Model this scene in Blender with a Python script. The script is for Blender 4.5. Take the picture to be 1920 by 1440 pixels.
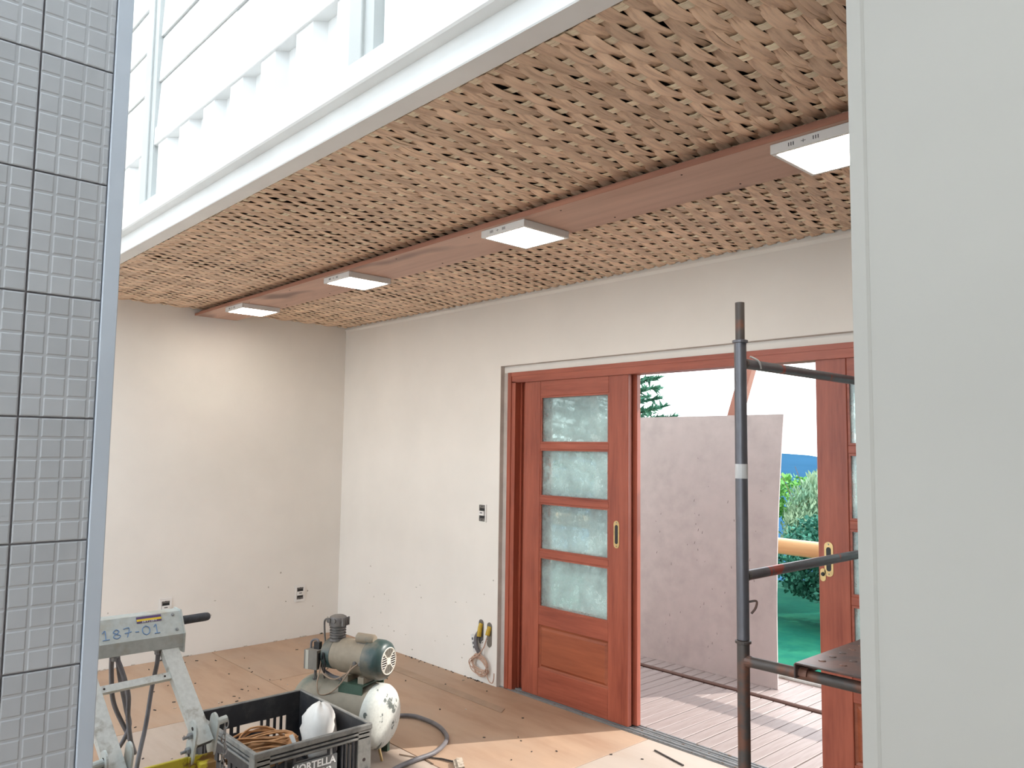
import bpy, bmesh, math, random
from math import sin, cos, pi, sqrt, radians, atan2
from mathutils import Vector, Matrix
random.seed(7)
for o in list(bpy.data.objects): bpy.data.objects.remove(o, do_unlink=True)
scene = bpy.context.scene
COL = scene.collection

# ------------------------------------------------------------------ camera
def make_camera():
    cd = bpy.data.cameras.new('camera'); cam = bpy.data.objects.new('camera', cd); COL.objects.link(cam)
    cd.sensor_width = 36.0; cd.lens = 36.0*1467.2/1920.0; cd.clip_end = 2000; cd.clip_start = 0.02
    F = Vector((-0.73340992, 0.67495122, 0.08093662)); R = Vector((0.67790138, 0.73503463, 0.01318406)); U = R.cross(F)
    m = Matrix((R, U, -F)).transposed().to_4x4(); m.translation = Vector((6.2852, -3.7044, 1.65))
    cam.matrix_world = m
    scene.camera = cam
make_camera()

# ------------------------------------------------------------------ sky, sun, exposure
world = bpy.data.worlds.new('sky'); scene.world = world; world.use_nodes = True
wn = world.node_tree.nodes; wl = world.node_tree.links
wn.clear()
w_out = wn.new('ShaderNodeOutputWorld'); w_bg = wn.new('ShaderNodeBackground')
w_geo = wn.new('ShaderNodeTexCoord'); w_sep = wn.new('ShaderNodeSeparateXYZ'); w_ramp = wn.new('ShaderNodeValToRGB')
w_ramp.color_ramp.elements[0].position = 0.0; w_ramp.color_ramp.elements[0].color = (0.93, 0.97, 1.0, 1)
w_ramp.color_ramp.elements[1].position = 0.9; w_ramp.color_ramp.elements[1].color = (0.84, 0.92, 1.0, 1)
wl.new(w_geo.outputs['Generated'], w_sep.inputs[0]); wl.new(w_sep.outputs['Z'], w_ramp.inputs[0])
wl.new(w_ramp.outputs[0], w_bg.inputs[0]); w_bg.inputs[1].default_value = 3.2
wl.new(w_bg.outputs[0], w_out.inputs[0])

SUN_AZ = Vector((0.47, 0.883, 0)); SUN_EL = radians(37)
sd = bpy.data.lights.new('sun', 'SUN'); sd.energy = 3.6; sd.angle = radians(0.6); sd.color = (1.0, 0.95, 0.88)
so = bpy.data.objects.new('sun', sd); COL.objects.link(so)
sdir = Vector((SUN_AZ.x*cos(SUN_EL), SUN_AZ.y*cos(SUN_EL), sin(SUN_EL)))
so.rotation_euler = sdir.to_track_quat('Z', 'Y').to_euler(); so.location = (10, 14, 12)

vs = scene.view_settings
vs.view_transform = 'Standard'; vs.look = 'None'; vs.gamma = 1.0; vs.exposure = 0.42
try: vs.use_curve_mapping = False
except Exception: pass
LED_STRENGTH = 21.0

# ------------------------------------------------------------------ materials
def new_mat(name):
    m = bpy.data.materials.new(name); m.use_nodes = True
    nt = m.node_tree; b = nt.nodes['Principled BSDF']
    return m, nt, b
def coord(nt, scale=(1, 1, 1), space='Object'):
    tc = nt.nodes.new('ShaderNodeTexCoord'); mp = nt.nodes.new('ShaderNodeMapping')
    mp.inputs['Scale'].default_value = scale
    nt.links.new(tc.outputs[space], mp.inputs[0]); return mp.outputs[0]
def noise(nt, vec, scale, detail=4, rough=0.55):
    n = nt.nodes.new('ShaderNodeTexNoise'); n.inputs['Scale'].default_value = scale
    n.inputs['Detail'].default_value = detail; n.inputs['Roughness'].default_value = rough
    nt.links.new(vec, n.inputs['Vector']); return n.outputs['Fac']
def ramp(nt, fac, stops):
    r = nt.nodes.new('ShaderNodeValToRGB'); e = r.color_ramp.elements
    while len(e) < len(stops): e.new(0.5)
    for k, (p, c) in enumerate(stops):
        e[k].position = p; e[k].color = (c[0], c[1], c[2], 1)
    nt.links.new(fac, r.inputs[0]); return r.outputs[0]
def bump(nt, b, fac, strength, dist=0.01):
    bp = nt.nodes.new('ShaderNodeBump'); bp.inputs['Strength'].default_value = strength; bp.inputs['Distance'].default_value = dist
    nt.links.new(fac, bp.inputs['Height']); nt.links.new(bp.outputs[0], b.inputs['Normal'])
def mixc(nt, fac, a, bcol):
    mx = nt.nodes.new('ShaderNodeMix'); mx.data_type = 'RGBA'
    nt.links.new(fac, mx.inputs[0])
    for s, v in ((6, a), (7, bcol)):
        if isinstance(v, tuple): mx.inputs[s].default_value = (v[0], v[1], v[2], 1)
        else: nt.links.new(v, mx.inputs[s])
    return mx.outputs[2]
def paint(name, c, rough=0.6, var=0.06, scale=6, metallic=0.0, bmp=0.0, bscale=60, spec=0.5):
    m, nt, b = new_mat(name)
    v = coord(nt); f = noise(nt, v, scale)
    c2 = tuple(max(0, x*(1-var*2)) for x in c); c3 = tuple(min(1, x*(1+var)) for x in c)
    nt.links.new(ramp(nt, f, [(0.3, c2), (0.7, c3)]), b.inputs['Base Color'])
    b.inputs['Roughness'].default_value = rough; b.inputs['Metallic'].default_value = metallic
    b.inputs['Specular IOR Level'].default_value = spec
    if bmp: bump(nt, b, noise(nt, v, bscale), bmp, 0.004)
    return m
def worn(name, c, c2, scale=8, lo=0.52, hi=0.6, rough=0.5, metallic=0.0, r2=None, stretch=(1, 1, 1), bmp=0.15):
    """base colour c with patches of c2 (rust, dust, chips)"""
    m, nt, b = new_mat(name)
    v = coord(nt, stretch); f = noise(nt, v, scale, 6, 0.6); g = noise(nt, v, scale*5, 3)
    base = ramp(nt, g, [(0.3, tuple(x*0.85 for x in c)), (0.7, c)])
    msk = ramp(nt, f, [(lo, (0, 0, 0)), (hi, (1, 1, 1))])
    nt.links.new(mixc(nt, msk, base, c2), b.inputs['Base Color'])
    b.inputs['Roughness'].default_value = rough; b.inputs['Metallic'].default_value = metallic
    if rough > 0.85: b.inputs['Specular IOR Level'].default_value = 0.05
    bump(nt, b, f, bmp, 0.004)
    return m
def wood(name, c1, c2, axis='z', rough=0.45, grain=14, knots=None, bmp=0.12):
    m, nt, b = new_mat(name)
    st = {'x': (0.08, 1, 1), 'y': (1, 0.08, 1), 'z': (1, 1, 0.08)}[axis]
    v = coord(nt, st)
    f = noise(nt, v, grain, 8, 0.65); g = noise(nt, v, grain*6, 3, 0.5)
    ad = nt.nodes.new('ShaderNodeMath'); ad.operation = 'MULTIPLY_ADD'; ad.inputs[1].default_value = 0.35; nt.links.new(g, ad.inputs[0]); nt.links.new(f, ad.inputs[2])
    colr = ramp(nt, ad.outputs[0], [(0.45, c2), (0.62, tuple((a+b_)/2 for a, b_ in zip(c1, c2))), (0.85, c1)])
    if knots:
        kv = noise(nt, coord(nt, {'x': (0.35, 1, 1), 'y': (1, .35, 1), 'z': (1, 1, .35)}[axis]), 3.2, 2)
        colr = mixc(nt, ramp(nt, kv, [(0.60, (0, 0, 0)), (0.72, (1, 1, 1))]), colr, knots)
    nt.links.new(colr, b.inputs['Base Color'])
    b.inputs['Roughness'].default_value = rough
    bump(nt, b, ad.outputs[0], bmp, 0.003)
    return m
M = {}
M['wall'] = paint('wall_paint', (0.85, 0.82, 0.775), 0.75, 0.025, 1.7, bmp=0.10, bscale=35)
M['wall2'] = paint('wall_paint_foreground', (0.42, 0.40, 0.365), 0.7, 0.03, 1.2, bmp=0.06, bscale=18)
M['reveal'] = paint('shaded_plaster', (0.58, 0.52, 0.48), 0.85, 0.08, 8, bmp=0.3)  # plaster tone darkened, the shade of the door recess is in the colour
M['steel_white'] = paint('white_enamel', (0.88, 0.90, 0.90), 0.35, 0.03, 3, bmp=0.05, bscale=20)
M['steel_grey'] = paint('pale_grey_upright', (0.56, 0.58, 0.57), 0.4, 0.03, 3)  # even pale grey for the uprights, darker than the white beam
M['panel_white'] = paint('white_panel', (0.92, 0.94, 0.94), 0.15, 0.02, 2)
M['teal_gap'] = paint('teal_edge', (0.16, 0.46, 0.55), 0.4, 0.1, 4)
M['tile'] = paint('glazed_tile', (0.42, 0.425, 0.44), 0.28, 0.04, 5)
M['grout'] = paint('grout', (0.30, 0.275, 0.285), 0.9, 0.1, 20)
M['trim'] = paint('trim_grey', (0.48, 0.52, 0.58), 0.4, 0.03, 3)
M['door'] = wood('cedar_door', (0.43, 0.112, 0.064), (0.22, 0.046, 0.028), 'z', 0.38, 12)
M['door_x'] = wood('cedar_rail', (0.43, 0.112, 0.064), (0.22, 0.046, 0.028), 'x', 0.38, 12)
M['door_panel'] = wood('cedar_panel', (0.40, 0.11, 0.05), (0.23, 0.055, 0.026), 'x', 0.42, 10)
M['brass'] = paint('brass', (0.72, 0.52, 0.25), 0.3, 0.1, 30, metallic=0.85)
M['black'] = paint('black_plastic', (0.02, 0.02, 0.022), 0.45, 0.2, 20)
M['dark'] = paint('dark_void', (0.03, 0.02, 0.018), 0.9, 0.1, 5)
M['plank'] = wood('pine_plank', (0.66, 0.43, 0.33), (0.47, 0.28, 0.205), 'x', 0.5, 5, knots=(0.24, 0.14, 0.11))
M['plank_edge'] = wood('plank_edge_strip', (0.46, 0.22, 0.15), (0.28, 0.12, 0.085), 'x', 0.5, 8)
M['led_body'] = paint('lamp_body_white', (0.78, 0.78, 0.77), 0.4, 0.02, 5)
M['deck'] = wood('deck_wood', (0.38, 0.32, 0.30), (0.20, 0.145, 0.13), 'y', 0.6, 6)
M['deck_dark'] = wood('deck_joist_wood', (0.16, 0.09, 0.07), (0.07, 0.035, 0.028), 'x', 0.7, 8)
M['alu'] = paint('aluminium_track', (0.42, 0.42, 0.42), 0.45, 0.1, 12, metallic=0.6)
M['galv'] = worn('galvanised_steel', (0.50, 0.53, 0.51), (0.40, 0.38, 0.32), 9, 0.50, 0.66, 0.5, 0.25, bmp=0.08)
M['galv2'] = worn('galvanised_tube', (0.60, 0.61, 0.58), (0.36, 0.34, 0.30), 14, 0.56, 0.66, 0.5, 0.2, bmp=0.1)
M['yellow'] = worn('yellow_paint', (0.55, 0.45, 0.03), (0.22, 0.12, 0.035), 9, 0.54, 0.57, 0.5)
M['bolt'] = worn('bolt_steel', (0.30, 0.31, 0.32), (0.20, 0.14, 0.10), 40, 0.55, 0.65, 0.4, 0.5)
M['rubber'] = paint('grip_rubber', (0.05, 0.052, 0.06), 0.7, 0.15, 60, bmp=0.3, bscale=150)
M['cable'] = paint('cable_grey', (0.16, 0.15, 0.16), 0.5, 0.12, 20)
M['cable_blk'] = paint('cable_black', (0.025, 0.025, 0.028), 0.45, 0.1, 20)
M['scaf'] = worn('scaffold_dark', (0.17, 0.17, 0.19), (0.45, 0.10, 0.07), 6.5, 0.615, 0.64, 0.36, 0.5, stretch=(1, 1, 0.45), bmp=0.12)
M['scaf2'] = worn('scaffold_rust', (0.105, 0.09, 0.083), (0.19, 0.088, 0.06), 9, 0.5, 0.58, 0.45, 0.3, stretch=(0.6, 0.6, 0.6), bmp=0.2)
M['scaf_plank'] = worn('scaffold_plank_steel', (0.20, 0.11, 0.085), (0.10, 0.075, 0.07), 7, 0.48, 0.6, 0.38, 0.35, bmp=0.15)
M['tape'] = paint('white_tape', (0.62, 0.62, 0.62), 0.6, 0.05, 20)
M['ply'] = worn('sheet_face', (0.46, 0.395, 0.38), (0.445, 0.38, 0.365), 2.0, 0.45, 0.7, 0.75, bmp=0.03)
M['bamboo_pole'] = wood('bamboo_pole', (0.62, 0.36, 0.16), (0.45, 0.22, 0.09), 'x', 0.35, 6)
M['brace'] = wood('porch_brace', (0.42, 0.20, 0.15), (0.28, 0.11, 0.08), 'z', 0.5, 6)
M['tank'] = worn('dusty_green_tank', (0.27, 0.235, 0.18), (0.10, 0.15, 0.13), 5, 0.55, 0.70, 0.6, bmp=0.08)
M['tank_end'] = worn('chipped_pale_tank_end', (0.64, 0.66, 0.62), (0.12, 0.14, 0.13), 13, 0.62, 0.65, 0.45, bmp=0.2)
M['motor'] = worn('dusty_motor', (0.30, 0.245, 0.18), (0.10, 0.15, 0.15), 7, 0.58, 0.70, 0.6, bmp=0.08)
M['cowl'] = worn('dark_green_cowl', (0.03, 0.062, 0.06), (0.20, 0.165, 0.125), 6, 0.44, 0.66, 0.4, bmp=0.06)
M['bracket'] = worn('green_bracket', (0.055, 0.10, 0.07), (0.20, 0.17, 0.13), 14, 0.58, 0.7, 0.5)
M['castal'] = worn('cast_pump_metal', (0.20, 0.185, 0.175), (0.11, 0.10, 0.095), 20, 0.5, 0.62, 0.55, 0.3)
M['grille'] = paint('grille_white', (0.75, 0.70, 0.62), 0.5, 0.05, 20)
M['switch_grey'] = paint('switch_box_grey', (0.20, 0.18, 0.155), 0.6, 0.1, 14)
M['switch_strip'] = paint('switch_box_strip', (0.45, 0.42, 0.36), 0.6, 0.05, 14)
M['copper'] = paint('dusty_wire', (0.34, 0.24, 0.17), 0.5, 0.12, 30)
M['crate'] = worn('crate_black', (0.030, 0.031, 0.036), (0.055, 0.055, 0.055), 12, 0.5, 0.7, 0.5, bmp=0.08)
M['crate_grey'] = worn('crate_dusty_rim', (0.22, 0.215, 0.20), (0.13, 0.13, 0.125), 16, 0.5, 0.66, 0.65, bmp=0.1)
M['crate_label'] = paint('crate_label_panel', (0.16, 0.165, 0.165), 0.6, 0.08, 20)
M['white_print'] = paint('white_print', (0.85, 0.85, 0.85), 0.5, 0.02, 10)
M['orange_cable'] = paint('tan_cable', (0.52, 0.27, 0.12), 0.5, 0.15, 25)
M['bag'] = paint('white_plastic', (0.80, 0.78, 0.75), 0.35, 0.06, 9, bmp=0.3, bscale=18)
M['tool_yellow'] = paint('tool_handle_yellow', (0.62, 0.43, 0.12), 0.45, 0.1, 20)
M['box_metal'] = paint('outlet_box_metal', (0.20, 0.19, 0.18), 0.5, 0.2, 60, metallic=0.3)
M['outlet_white'] = paint('outlet_module', (0.82, 0.80, 0.78), 0.4, 0.02, 10)
M['conduit'] = paint('yellow_conduit', (0.55, 0.36, 0.03), 0.5, 0.1, 30)
M['wire'] = paint('pink_wire', (0.55, 0.36, 0.27), 0.45, 0.05, 30)
M['paper'] = paint('paper_tag', (0.75, 0.75, 0.74), 0.7, 0.03, 30)
M['ink'] = paint('ink_grey', (0.12, 0.12, 0.13), 0.6, 0.1, 30)
M['blue_ink'] = paint('blue_marker', (0.16, 0.28, 0.48), 0.7, 0.1, 50)
M['sticker_purple'] = paint('sticker_purple', (0.10, 0.055, 0.16), 0.4, 0.08, 30)
M['sticker_yellow'] = paint('sticker_yellow', (0.75, 0.52, 0.04), 0.4, 0.05, 30)
M['strip'] = paint('grey_strip', (0.40, 0.28, 0.20), 0.8, 0.08, 7)
M['offcut'] = worn('wood_offcut', (0.55, 0.47, 0.38), (0.30, 0.24, 0.19), 40, 0.5, 0.6, 0.8)
M['speck'] = paint('debris', (0.06, 0.05, 0.045), 0.9, 0.2, 80)
M['scuff'] = paint('wall_scuff', (0.52, 0.48, 0.43), 0.9, 0.2, 60)
M['speck_l'] = paint('debris_pale', (0.6, 0.52, 0.45), 0.9, 0.1, 80)
def floor_mat(name, c1, c2, c3):
    m, nt, b = new_mat(name)
    v = coord(nt, (0.35, 1.6, 1)); f = noise(nt, v, 3.2, 8, 0.62); g = noise(nt, coord(nt), 1.1, 3)
    base = ramp(nt, f, [(0.32, c2), (0.52, c1), (0.72, tuple(min(1, x*1.12) for x in c1))])
    nt.links.new(mixc(nt, ramp(nt, g, [(0.45, (0, 0, 0)), (0.75, (1, 1, 1))]), base, c3), b.inputs['Base Color'])
    b.inputs['Roughness'].default_value = 0.62
    bump(nt, b, f, 0.08, 0.004); return m
M['floor_a'] = floor_mat('subfloor_ply', (0.44, 0.29, 0.195), (0.36, 0.22, 0.145), (0.42, 0.305, 0.225))
M['floor_b'] = floor_mat('subfloor_ply_light', (0.45, 0.36, 0.295), (0.39, 0.295, 0.23), (0.44, 0.38, 0.33))
M['yard'] = paint('pale_bounce_paving', (0.55, 0.52, 0.48), 0.9, 0.08, 2)
M['subfloor'] = paint('subfloor_dark', (0.10, 0.065, 0.045), 0.9, 0.1, 5)
def strip_mat(name, c1, c2, axis, seed):
    m, nt, b = new_mat(name)
    st = (1, 0.10, 1) if axis == 'y' else (0.10, 1, 1)
    v = coord(nt, st); f = noise(nt, v, 60, 5, 0.6)
    v2 = coord(nt); g = noise(nt, v2, 2.6, 3)
    oi = nt.nodes.new('ShaderNodeObjectInfo')
    base = ramp(nt, f, [(0.36, c2), (0.5, c1), (0.75, tuple(min(1, x*1.18) for x in c1))])
    hs = nt.nodes.new('ShaderNodeHueSaturation'); nt.links.new(base, hs.inputs['Color'])
    mr = nt.nodes.new('ShaderNodeMapRange'); mr.inputs[3].default_value = 0.82; mr.inputs[4].default_value = 1.15
    nt.links.new(oi.outputs['Random'], mr.inputs[0]); nt.links.new(mr.outputs[0], hs.inputs['Value'])
    msk = ramp(nt, g, [(0.5, (0, 0, 0)), (0.8, (0.6, 0.6, 0.6))])
    nt.links.new(mixc(nt, msk, hs.outputs[0], c2), b.inputs['Base Color'])
    b.inputs['Roughness'].default_value = 0.5
    bump(nt, b, f, 0.25, 0.002); return m
M['strip_y'] = strip_mat('bamboo_strip_wide', (0.82, 0.60, 0.43), (0.62, 0.42, 0.29), 'y', 1)
M['strip_x'] = strip_mat('bamboo_strip_cross', (0.92, 0.78, 0.58), (0.80, 0.62, 0.44), 'x', 2)
def led_mat():
    m = bpy.data.materials.new('lamp_diffuser'); m.use_nodes = True; nt = m.node_tree; nt.nodes.clear()
    o = nt.nodes.new('ShaderNodeOutputMaterial'); e = nt.nodes.new('ShaderNodeEmission')
    e.inputs[0].default_value = (1.0, 0.90, 0.78, 1); e.inputs[1].default_value = LED_STRENGTH
    nt.links.new(e.outputs[0], o.inputs[0]); return m
M['led'] = led_mat()
def glass_mat(name, lo, hi, tint, scale=16):
    """textured dusty pane: lets part of the view through, the rest is scattered"""
    m = bpy.data.materials.new(name); m.use_nodes = True; nt = m.node_tree; nt.nodes.clear()
    o = nt.nodes.new('ShaderNodeOutputMaterial')
    tr = nt.nodes.new('ShaderNodeBsdfTransparent'); tr.inputs[0].default_value = (*tint, 1)
    df = nt.nodes.new('ShaderNodeBsdfDiffuse'); df.inputs[0].default_value = (0.45, 0.50, 0.50, 1)
    tl = nt.nodes.new('ShaderNodeBsdfTranslucent'); tl.inputs[0].default_value = (0.55, 0.62, 0.62, 1)
    gl = nt.nodes.new('ShaderNodeBsdfGlossy'); gl.inputs['Roughness'].default_value = 0.18
    v = coord(nt); f = noise(nt, v, scale, 6, 0.7); g = noise(nt, v, 3.0, 3)
    mu = nt.nodes.new('ShaderNodeMath'); mu.operation = 'MULTIPLY_ADD'; mu.inputs[1].default_value = 0.5
    nt.links.new(g, mu.inputs[0]); nt.links.new(f, mu.inputs[2])
    mr = nt.nodes.new('ShaderNodeMapRange'); mr.inputs[1].default_value = 0.55; mr.inputs[2].default_value = 0.95
    mr.inputs[3].default_value = lo; mr.inputs[4].default_value = hi; nt.links.new(mu.outputs[0], mr.inputs[0])
    a = nt.nodes.new('ShaderNodeMixShader'); a.inputs[0].default_value = 0.72
    nt.links.new(df.outputs[0], a.inputs[1]); nt.links.new(tl.outputs[0], a.inputs[2])
    c = nt.nodes.new('ShaderNodeMixShader'); nt.links.new(mr.outputs[0], c.inputs[0])
    nt.links.new(tr.outputs[0], c.inputs[1]); nt.links.new(a.outputs[0], c.inputs[2])
    d = nt.nodes.new('ShaderNodeMixShader'); d.inputs[0].default_value = 0.06
    nt.links.new(c.outputs[0], d.inputs[1]); nt.links.new(gl.outputs[0], d.inputs[2])
    nt.links.new(d.outputs[0], o.inputs[0]); return m
M['glass'] = glass_mat('dusty_textured_glass', 0.16, 0.82, (0.90, 0.96, 0.95))
M['skyglass'] = glass_mat('added_glazing', 0.02, 0.10, (0.97, 0.99, 1.0))
def leaf_mat(name, c1, c2):
    m, nt, b = new_mat(name); v = coord(nt); f = noise(nt, v, 3.0, 4)
    nt.links.new(ramp(nt, f, [(0.3, c1), (0.7, c2)]), b.inputs['Base Color']); b.inputs['Roughness'].default_value = 0.7; b.inputs['Specular IOR Level'].default_value = 0.15
    return m
M['leaf_dark'] = leaf_mat('foliage_dark', (0.02, 0.10, 0.075), (0.06, 0.22, 0.15))
M['leaf_grey'] = leaf_mat('foliage_greygreen', (0.15, 0.30, 0.20), (0.34, 0.44, 0.27))
M['leaf_bright'] = leaf_mat('foliage_bright', (0.08, 0.26, 0.06), (0.18, 0.40, 0.10))
M['conifer'] = leaf_mat('foliage_conifer', (0.025, 0.10, 0.07), (0.09, 0.22, 0.14))
M['bark'] = paint('bark', (0.14, 0.09, 0.06), 0.9, 0.2, 10)
M['lawn'] = worn('lawn', (0.008, 0.105, 0.07), (0.016, 0.13, 0.075), 2.2, 0.45, 0.65, 0.9, bmp=0.5)
M['hill'] = paint('hill_haze_blue', (0.024, 0.074, 0.135), 0.95, 0.12, 0.01, spec=0.0)  # distance haze is painted into this blue base colour

# ------------------------------------------------------------------ mesh helpers
class MB:
    def __init__(s): s.v = []; s.f = []
    def add(s, vs, fs):
        n = len(s.v); s.v += [tuple(p) for p in vs]; s.f += [tuple(i+n for i in f) for f in fs]; return s
    def box(s, x0, x1, y0, y1, z0, z1):
        v = [(x, y, z) for z in (z0, z1) for y in (y0, y1) for x in (x0, x1)]
        return s.add(v, [(0, 2, 3, 1), (4, 5, 7, 6), (0, 1, 5, 4), (2, 6, 7, 3), (0, 4, 6, 2), (1, 3, 7, 5)])
    def bbox(s, x0, x1, y0, y1, z0, z1, b=0.004):
        """box with chamfered edges"""
        bm = bmesh.new(); bmesh.ops.create_cube(bm, size=1)
        for v in bm.verts:
            v.co = Vector(((x0+x1)/2+v.co.x*(x1-x0), (y0+y1)/2+v.co.y*(y1-y0), (z0+z1)/2+v.co.z*(z1-z0)))
        bmesh.ops.bevel(bm, geom=bm.edges[:], offset=b, segments=1, affect='EDGES', profile=0.5)
        bm.verts.index_update()
        s.add([v.co[:] for v in bm.verts], [[v.index for v in f.verts] for f in bm.faces]); bm.free(); return s
    def obox(s, c, ax, ay, az, hx, hy, hz):
        c, ax, ay, az = Vector(c), Vector(ax).normalized(), Vector(ay).normalized(), Vector(az).normalized()
        v = [c+ax*(sx*hx)+ay*(sy*hy)+az*(sz*hz) for sz in (-1, 1) for sy in (-1, 1) for sx in (-1, 1)]
        return s.add(v, [(0, 2, 3, 1), (4, 5, 7, 6), (0, 1, 5, 4), (2, 6, 7, 3), (0, 4, 6, 2), (1, 3, 7, 5)])
    def prism(s, poly, d):
        """closed planar polygon (3D points) extruded along d"""
        n = len(poly); d = Vector(d); a = [Vector(p) for p in poly]; v = a+[p+d for p in a]
        fs = [tuple(range(n))[::-1], tuple(range(n, 2*n))]+[(i, (i+1) % n, n+(i+1) % n, n+i) for i in range(n)]
        return s.add(v, fs)
    def tube(s, pts, r, seg=8, cap=True, closed=False):
        pts = [Vector(p) for p in pts]; n = len(pts); rr = r if isinstance(r, (list, tuple)) else [r]*n
        T = []
        for i in range(n):
            if closed: t = pts[(i+1) % n]-pts[i-1]
            else: t = pts[min(i+1, n-1)]-pts[max(i-1, 0)]
            T.append(t.normalized() if t.length > 1e-9 else Vector((0, 0, 1)))
        up = Vector((0, 0, 1)) if abs(T[0].z) < 0.9 else Vector((1, 0, 0))
        nrm = (up-T[0]*up.dot(T[0])).normalized(); vs = []
        for i in range(n):
            nrm = (nrm-T[i]*nrm.dot(T[i])).normalized(); bn = T[i].cross(nrm)
            for k in range(seg):
                a = 2*pi*k/seg; vs.append(pts[i]+(nrm*cos(a)+bn*sin(a))*rr[i])
        fs = []
        for i in range(n if closed else n-1):
            j = (i+1) % n
            for k in range(seg): fs.append((i*seg+k, i*seg+(k+1) % seg, j*seg+(k+1) % seg, j*seg+k))
        if cap and not closed:
            fs.append(tuple(range(seg))[::-1]); fs.append(tuple((n-1)*seg+k for k in range(seg)))
        return s.add(vs, fs)
    def lathe(s, o, ax, prof, seg=24):
        """prof: (distance along axis, radius)"""
        o = Vector(o); ax = Vector(ax).normalized()
        up = Vector((0, 0, 1)) if abs(ax.z) < 0.9 else Vector((1, 0, 0))
        e = (up-ax*up.dot(ax)).normalized(); g = ax.cross(e); vs = []; fs = []
        for (t, r) in prof:
            for k in range(seg):
                a = 2*pi*k/seg; vs.append(o+ax*t+(e*cos(a)+g*sin(a))*r)
        for i in range(len(prof)-1):
            for k in range(seg): fs.append((i*seg+k, i*seg+(k+1) % seg, (i+1)*seg+(k+1) % seg, (i+1)*seg+k))
        fs.append(tuple(range(seg))[::-1]); fs.append(tuple((len(prof)-1)*seg+k for k in range(seg)))
        return s.add(vs, fs)
    def mesh(s, name, off=(0, 0, 0), smooth=None):
        me = bpy.data.meshes.new(name); o = Vector(off)
        me.from_pydata([tuple(Vector(p)-o) for p in s.v], [], s.f); me.validate()
        bm = bmesh.new(); bm.from_mesh(me); bmesh.ops.recalc_face_normals(bm, faces=bm.faces[:]); bm.to_mesh(me); bm.free()
        if smooth:
            me.polygons.foreach_set('use_smooth', [True]*len(me.polygons))
            me.set_sharp_from_angle(angle=radians(smooth))
        me.update(); return me
    def build(s, name, m, parent=None, smooth=None, off=None):
        base = Vector(off) if off is not None else (wloc(parent) if parent else Vector((0, 0, 0)))
        me = s.mesh(name, base, smooth); me.materials.append(M[m])
        ob = bpy.data.objects.new(name, me); COL.objects.link(ob)
        if parent: ob.parent = parent; ob.location = base-wloc(parent)
        else: ob.location = base
        return ob
def wloc(o):
    l = Vector((0, 0, 0))
    while o: l += o.location; o = o.parent
    return l
def inst(name, me, parent, loc, rz=0):
    ob = bpy.data.objects.new(name, me); COL.objects.link(ob); ob.parent = parent
    ob.location = Vector(loc)-(wloc(parent) if parent else Vector((0, 0, 0))); ob.rotation_euler.z = rz
    return ob
def tag(o, label, cat, group=None, kind=None):
    o['label'] = label; o['category'] = cat
    if group: o['group'] = group
    if kind: o['kind'] = kind
    return o
def thing(name, loc, label, cat, group=None):
    o = bpy.data.objects.new(name, None); COL.objects.link(o); o.location = loc; o.empty_display_size = 0.1
    return tag(o, label, cat, group)
def struct(o, label=None, cat=None):
    o['kind'] = 'structure'
    if label: o['label'] = label
    if cat: o['category'] = cat
    return o
def text_mb(body, size, ext, o, ex, ey, align='CENTER', bold=0.0):
    """lettering lying in the plane (ex, ey) at o"""
    cu = bpy.data.curves.new('lettering', 'FONT'); cu.body = body; cu.size = size; cu.align_x = align; cu.offset = bold
    cu.extrude = ext; cu.resolution_u = 2
    ob = bpy.data.objects.new('lettering', cu); COL.objects.link(ob)
    dg = bpy.context.evaluated_depsgraph_get(); me = bpy.data.meshes.new_from_object(ob.evaluated_get(dg))
    ex, ey, o = Vector(ex), Vector(ey), Vector(o); ez = ex.cross(ey)
    mb = MB(); mb.add([o+ex*v.co.x+ey*v.co.y+ez*v.co.z for v in me.vertices], [tuple(p.vertices) for p in me.polygons])
    bpy.data.objects.remove(ob); bpy.data.curves.remove(cu); bpy.data.meshes.remove(me)
    return mb
def smoothpath(pts, n=8, closed=False):
    P = [Vector(p) for p in pts]; N = len(P); out = []
    rng = N if closed else N-1
    for i in range(rng):
        p0 = P[i-1] if (closed or i > 0) else P[0]; p1 = P[i]; p2 = P[(i+1) % N]
        p3 = P[(i+2) % N] if (closed or i+2 < N) else P[-1]
        for k in range(n):
            t = k/n; out.append(0.5*((2*p1)+(p2-p0)*t+(2*p0-5*p1+4*p2-p3)*t*t+(3*p1-p0-3*p2+p3)*t**3))
    if not closed: out.append(P[-1])
    return out

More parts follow.
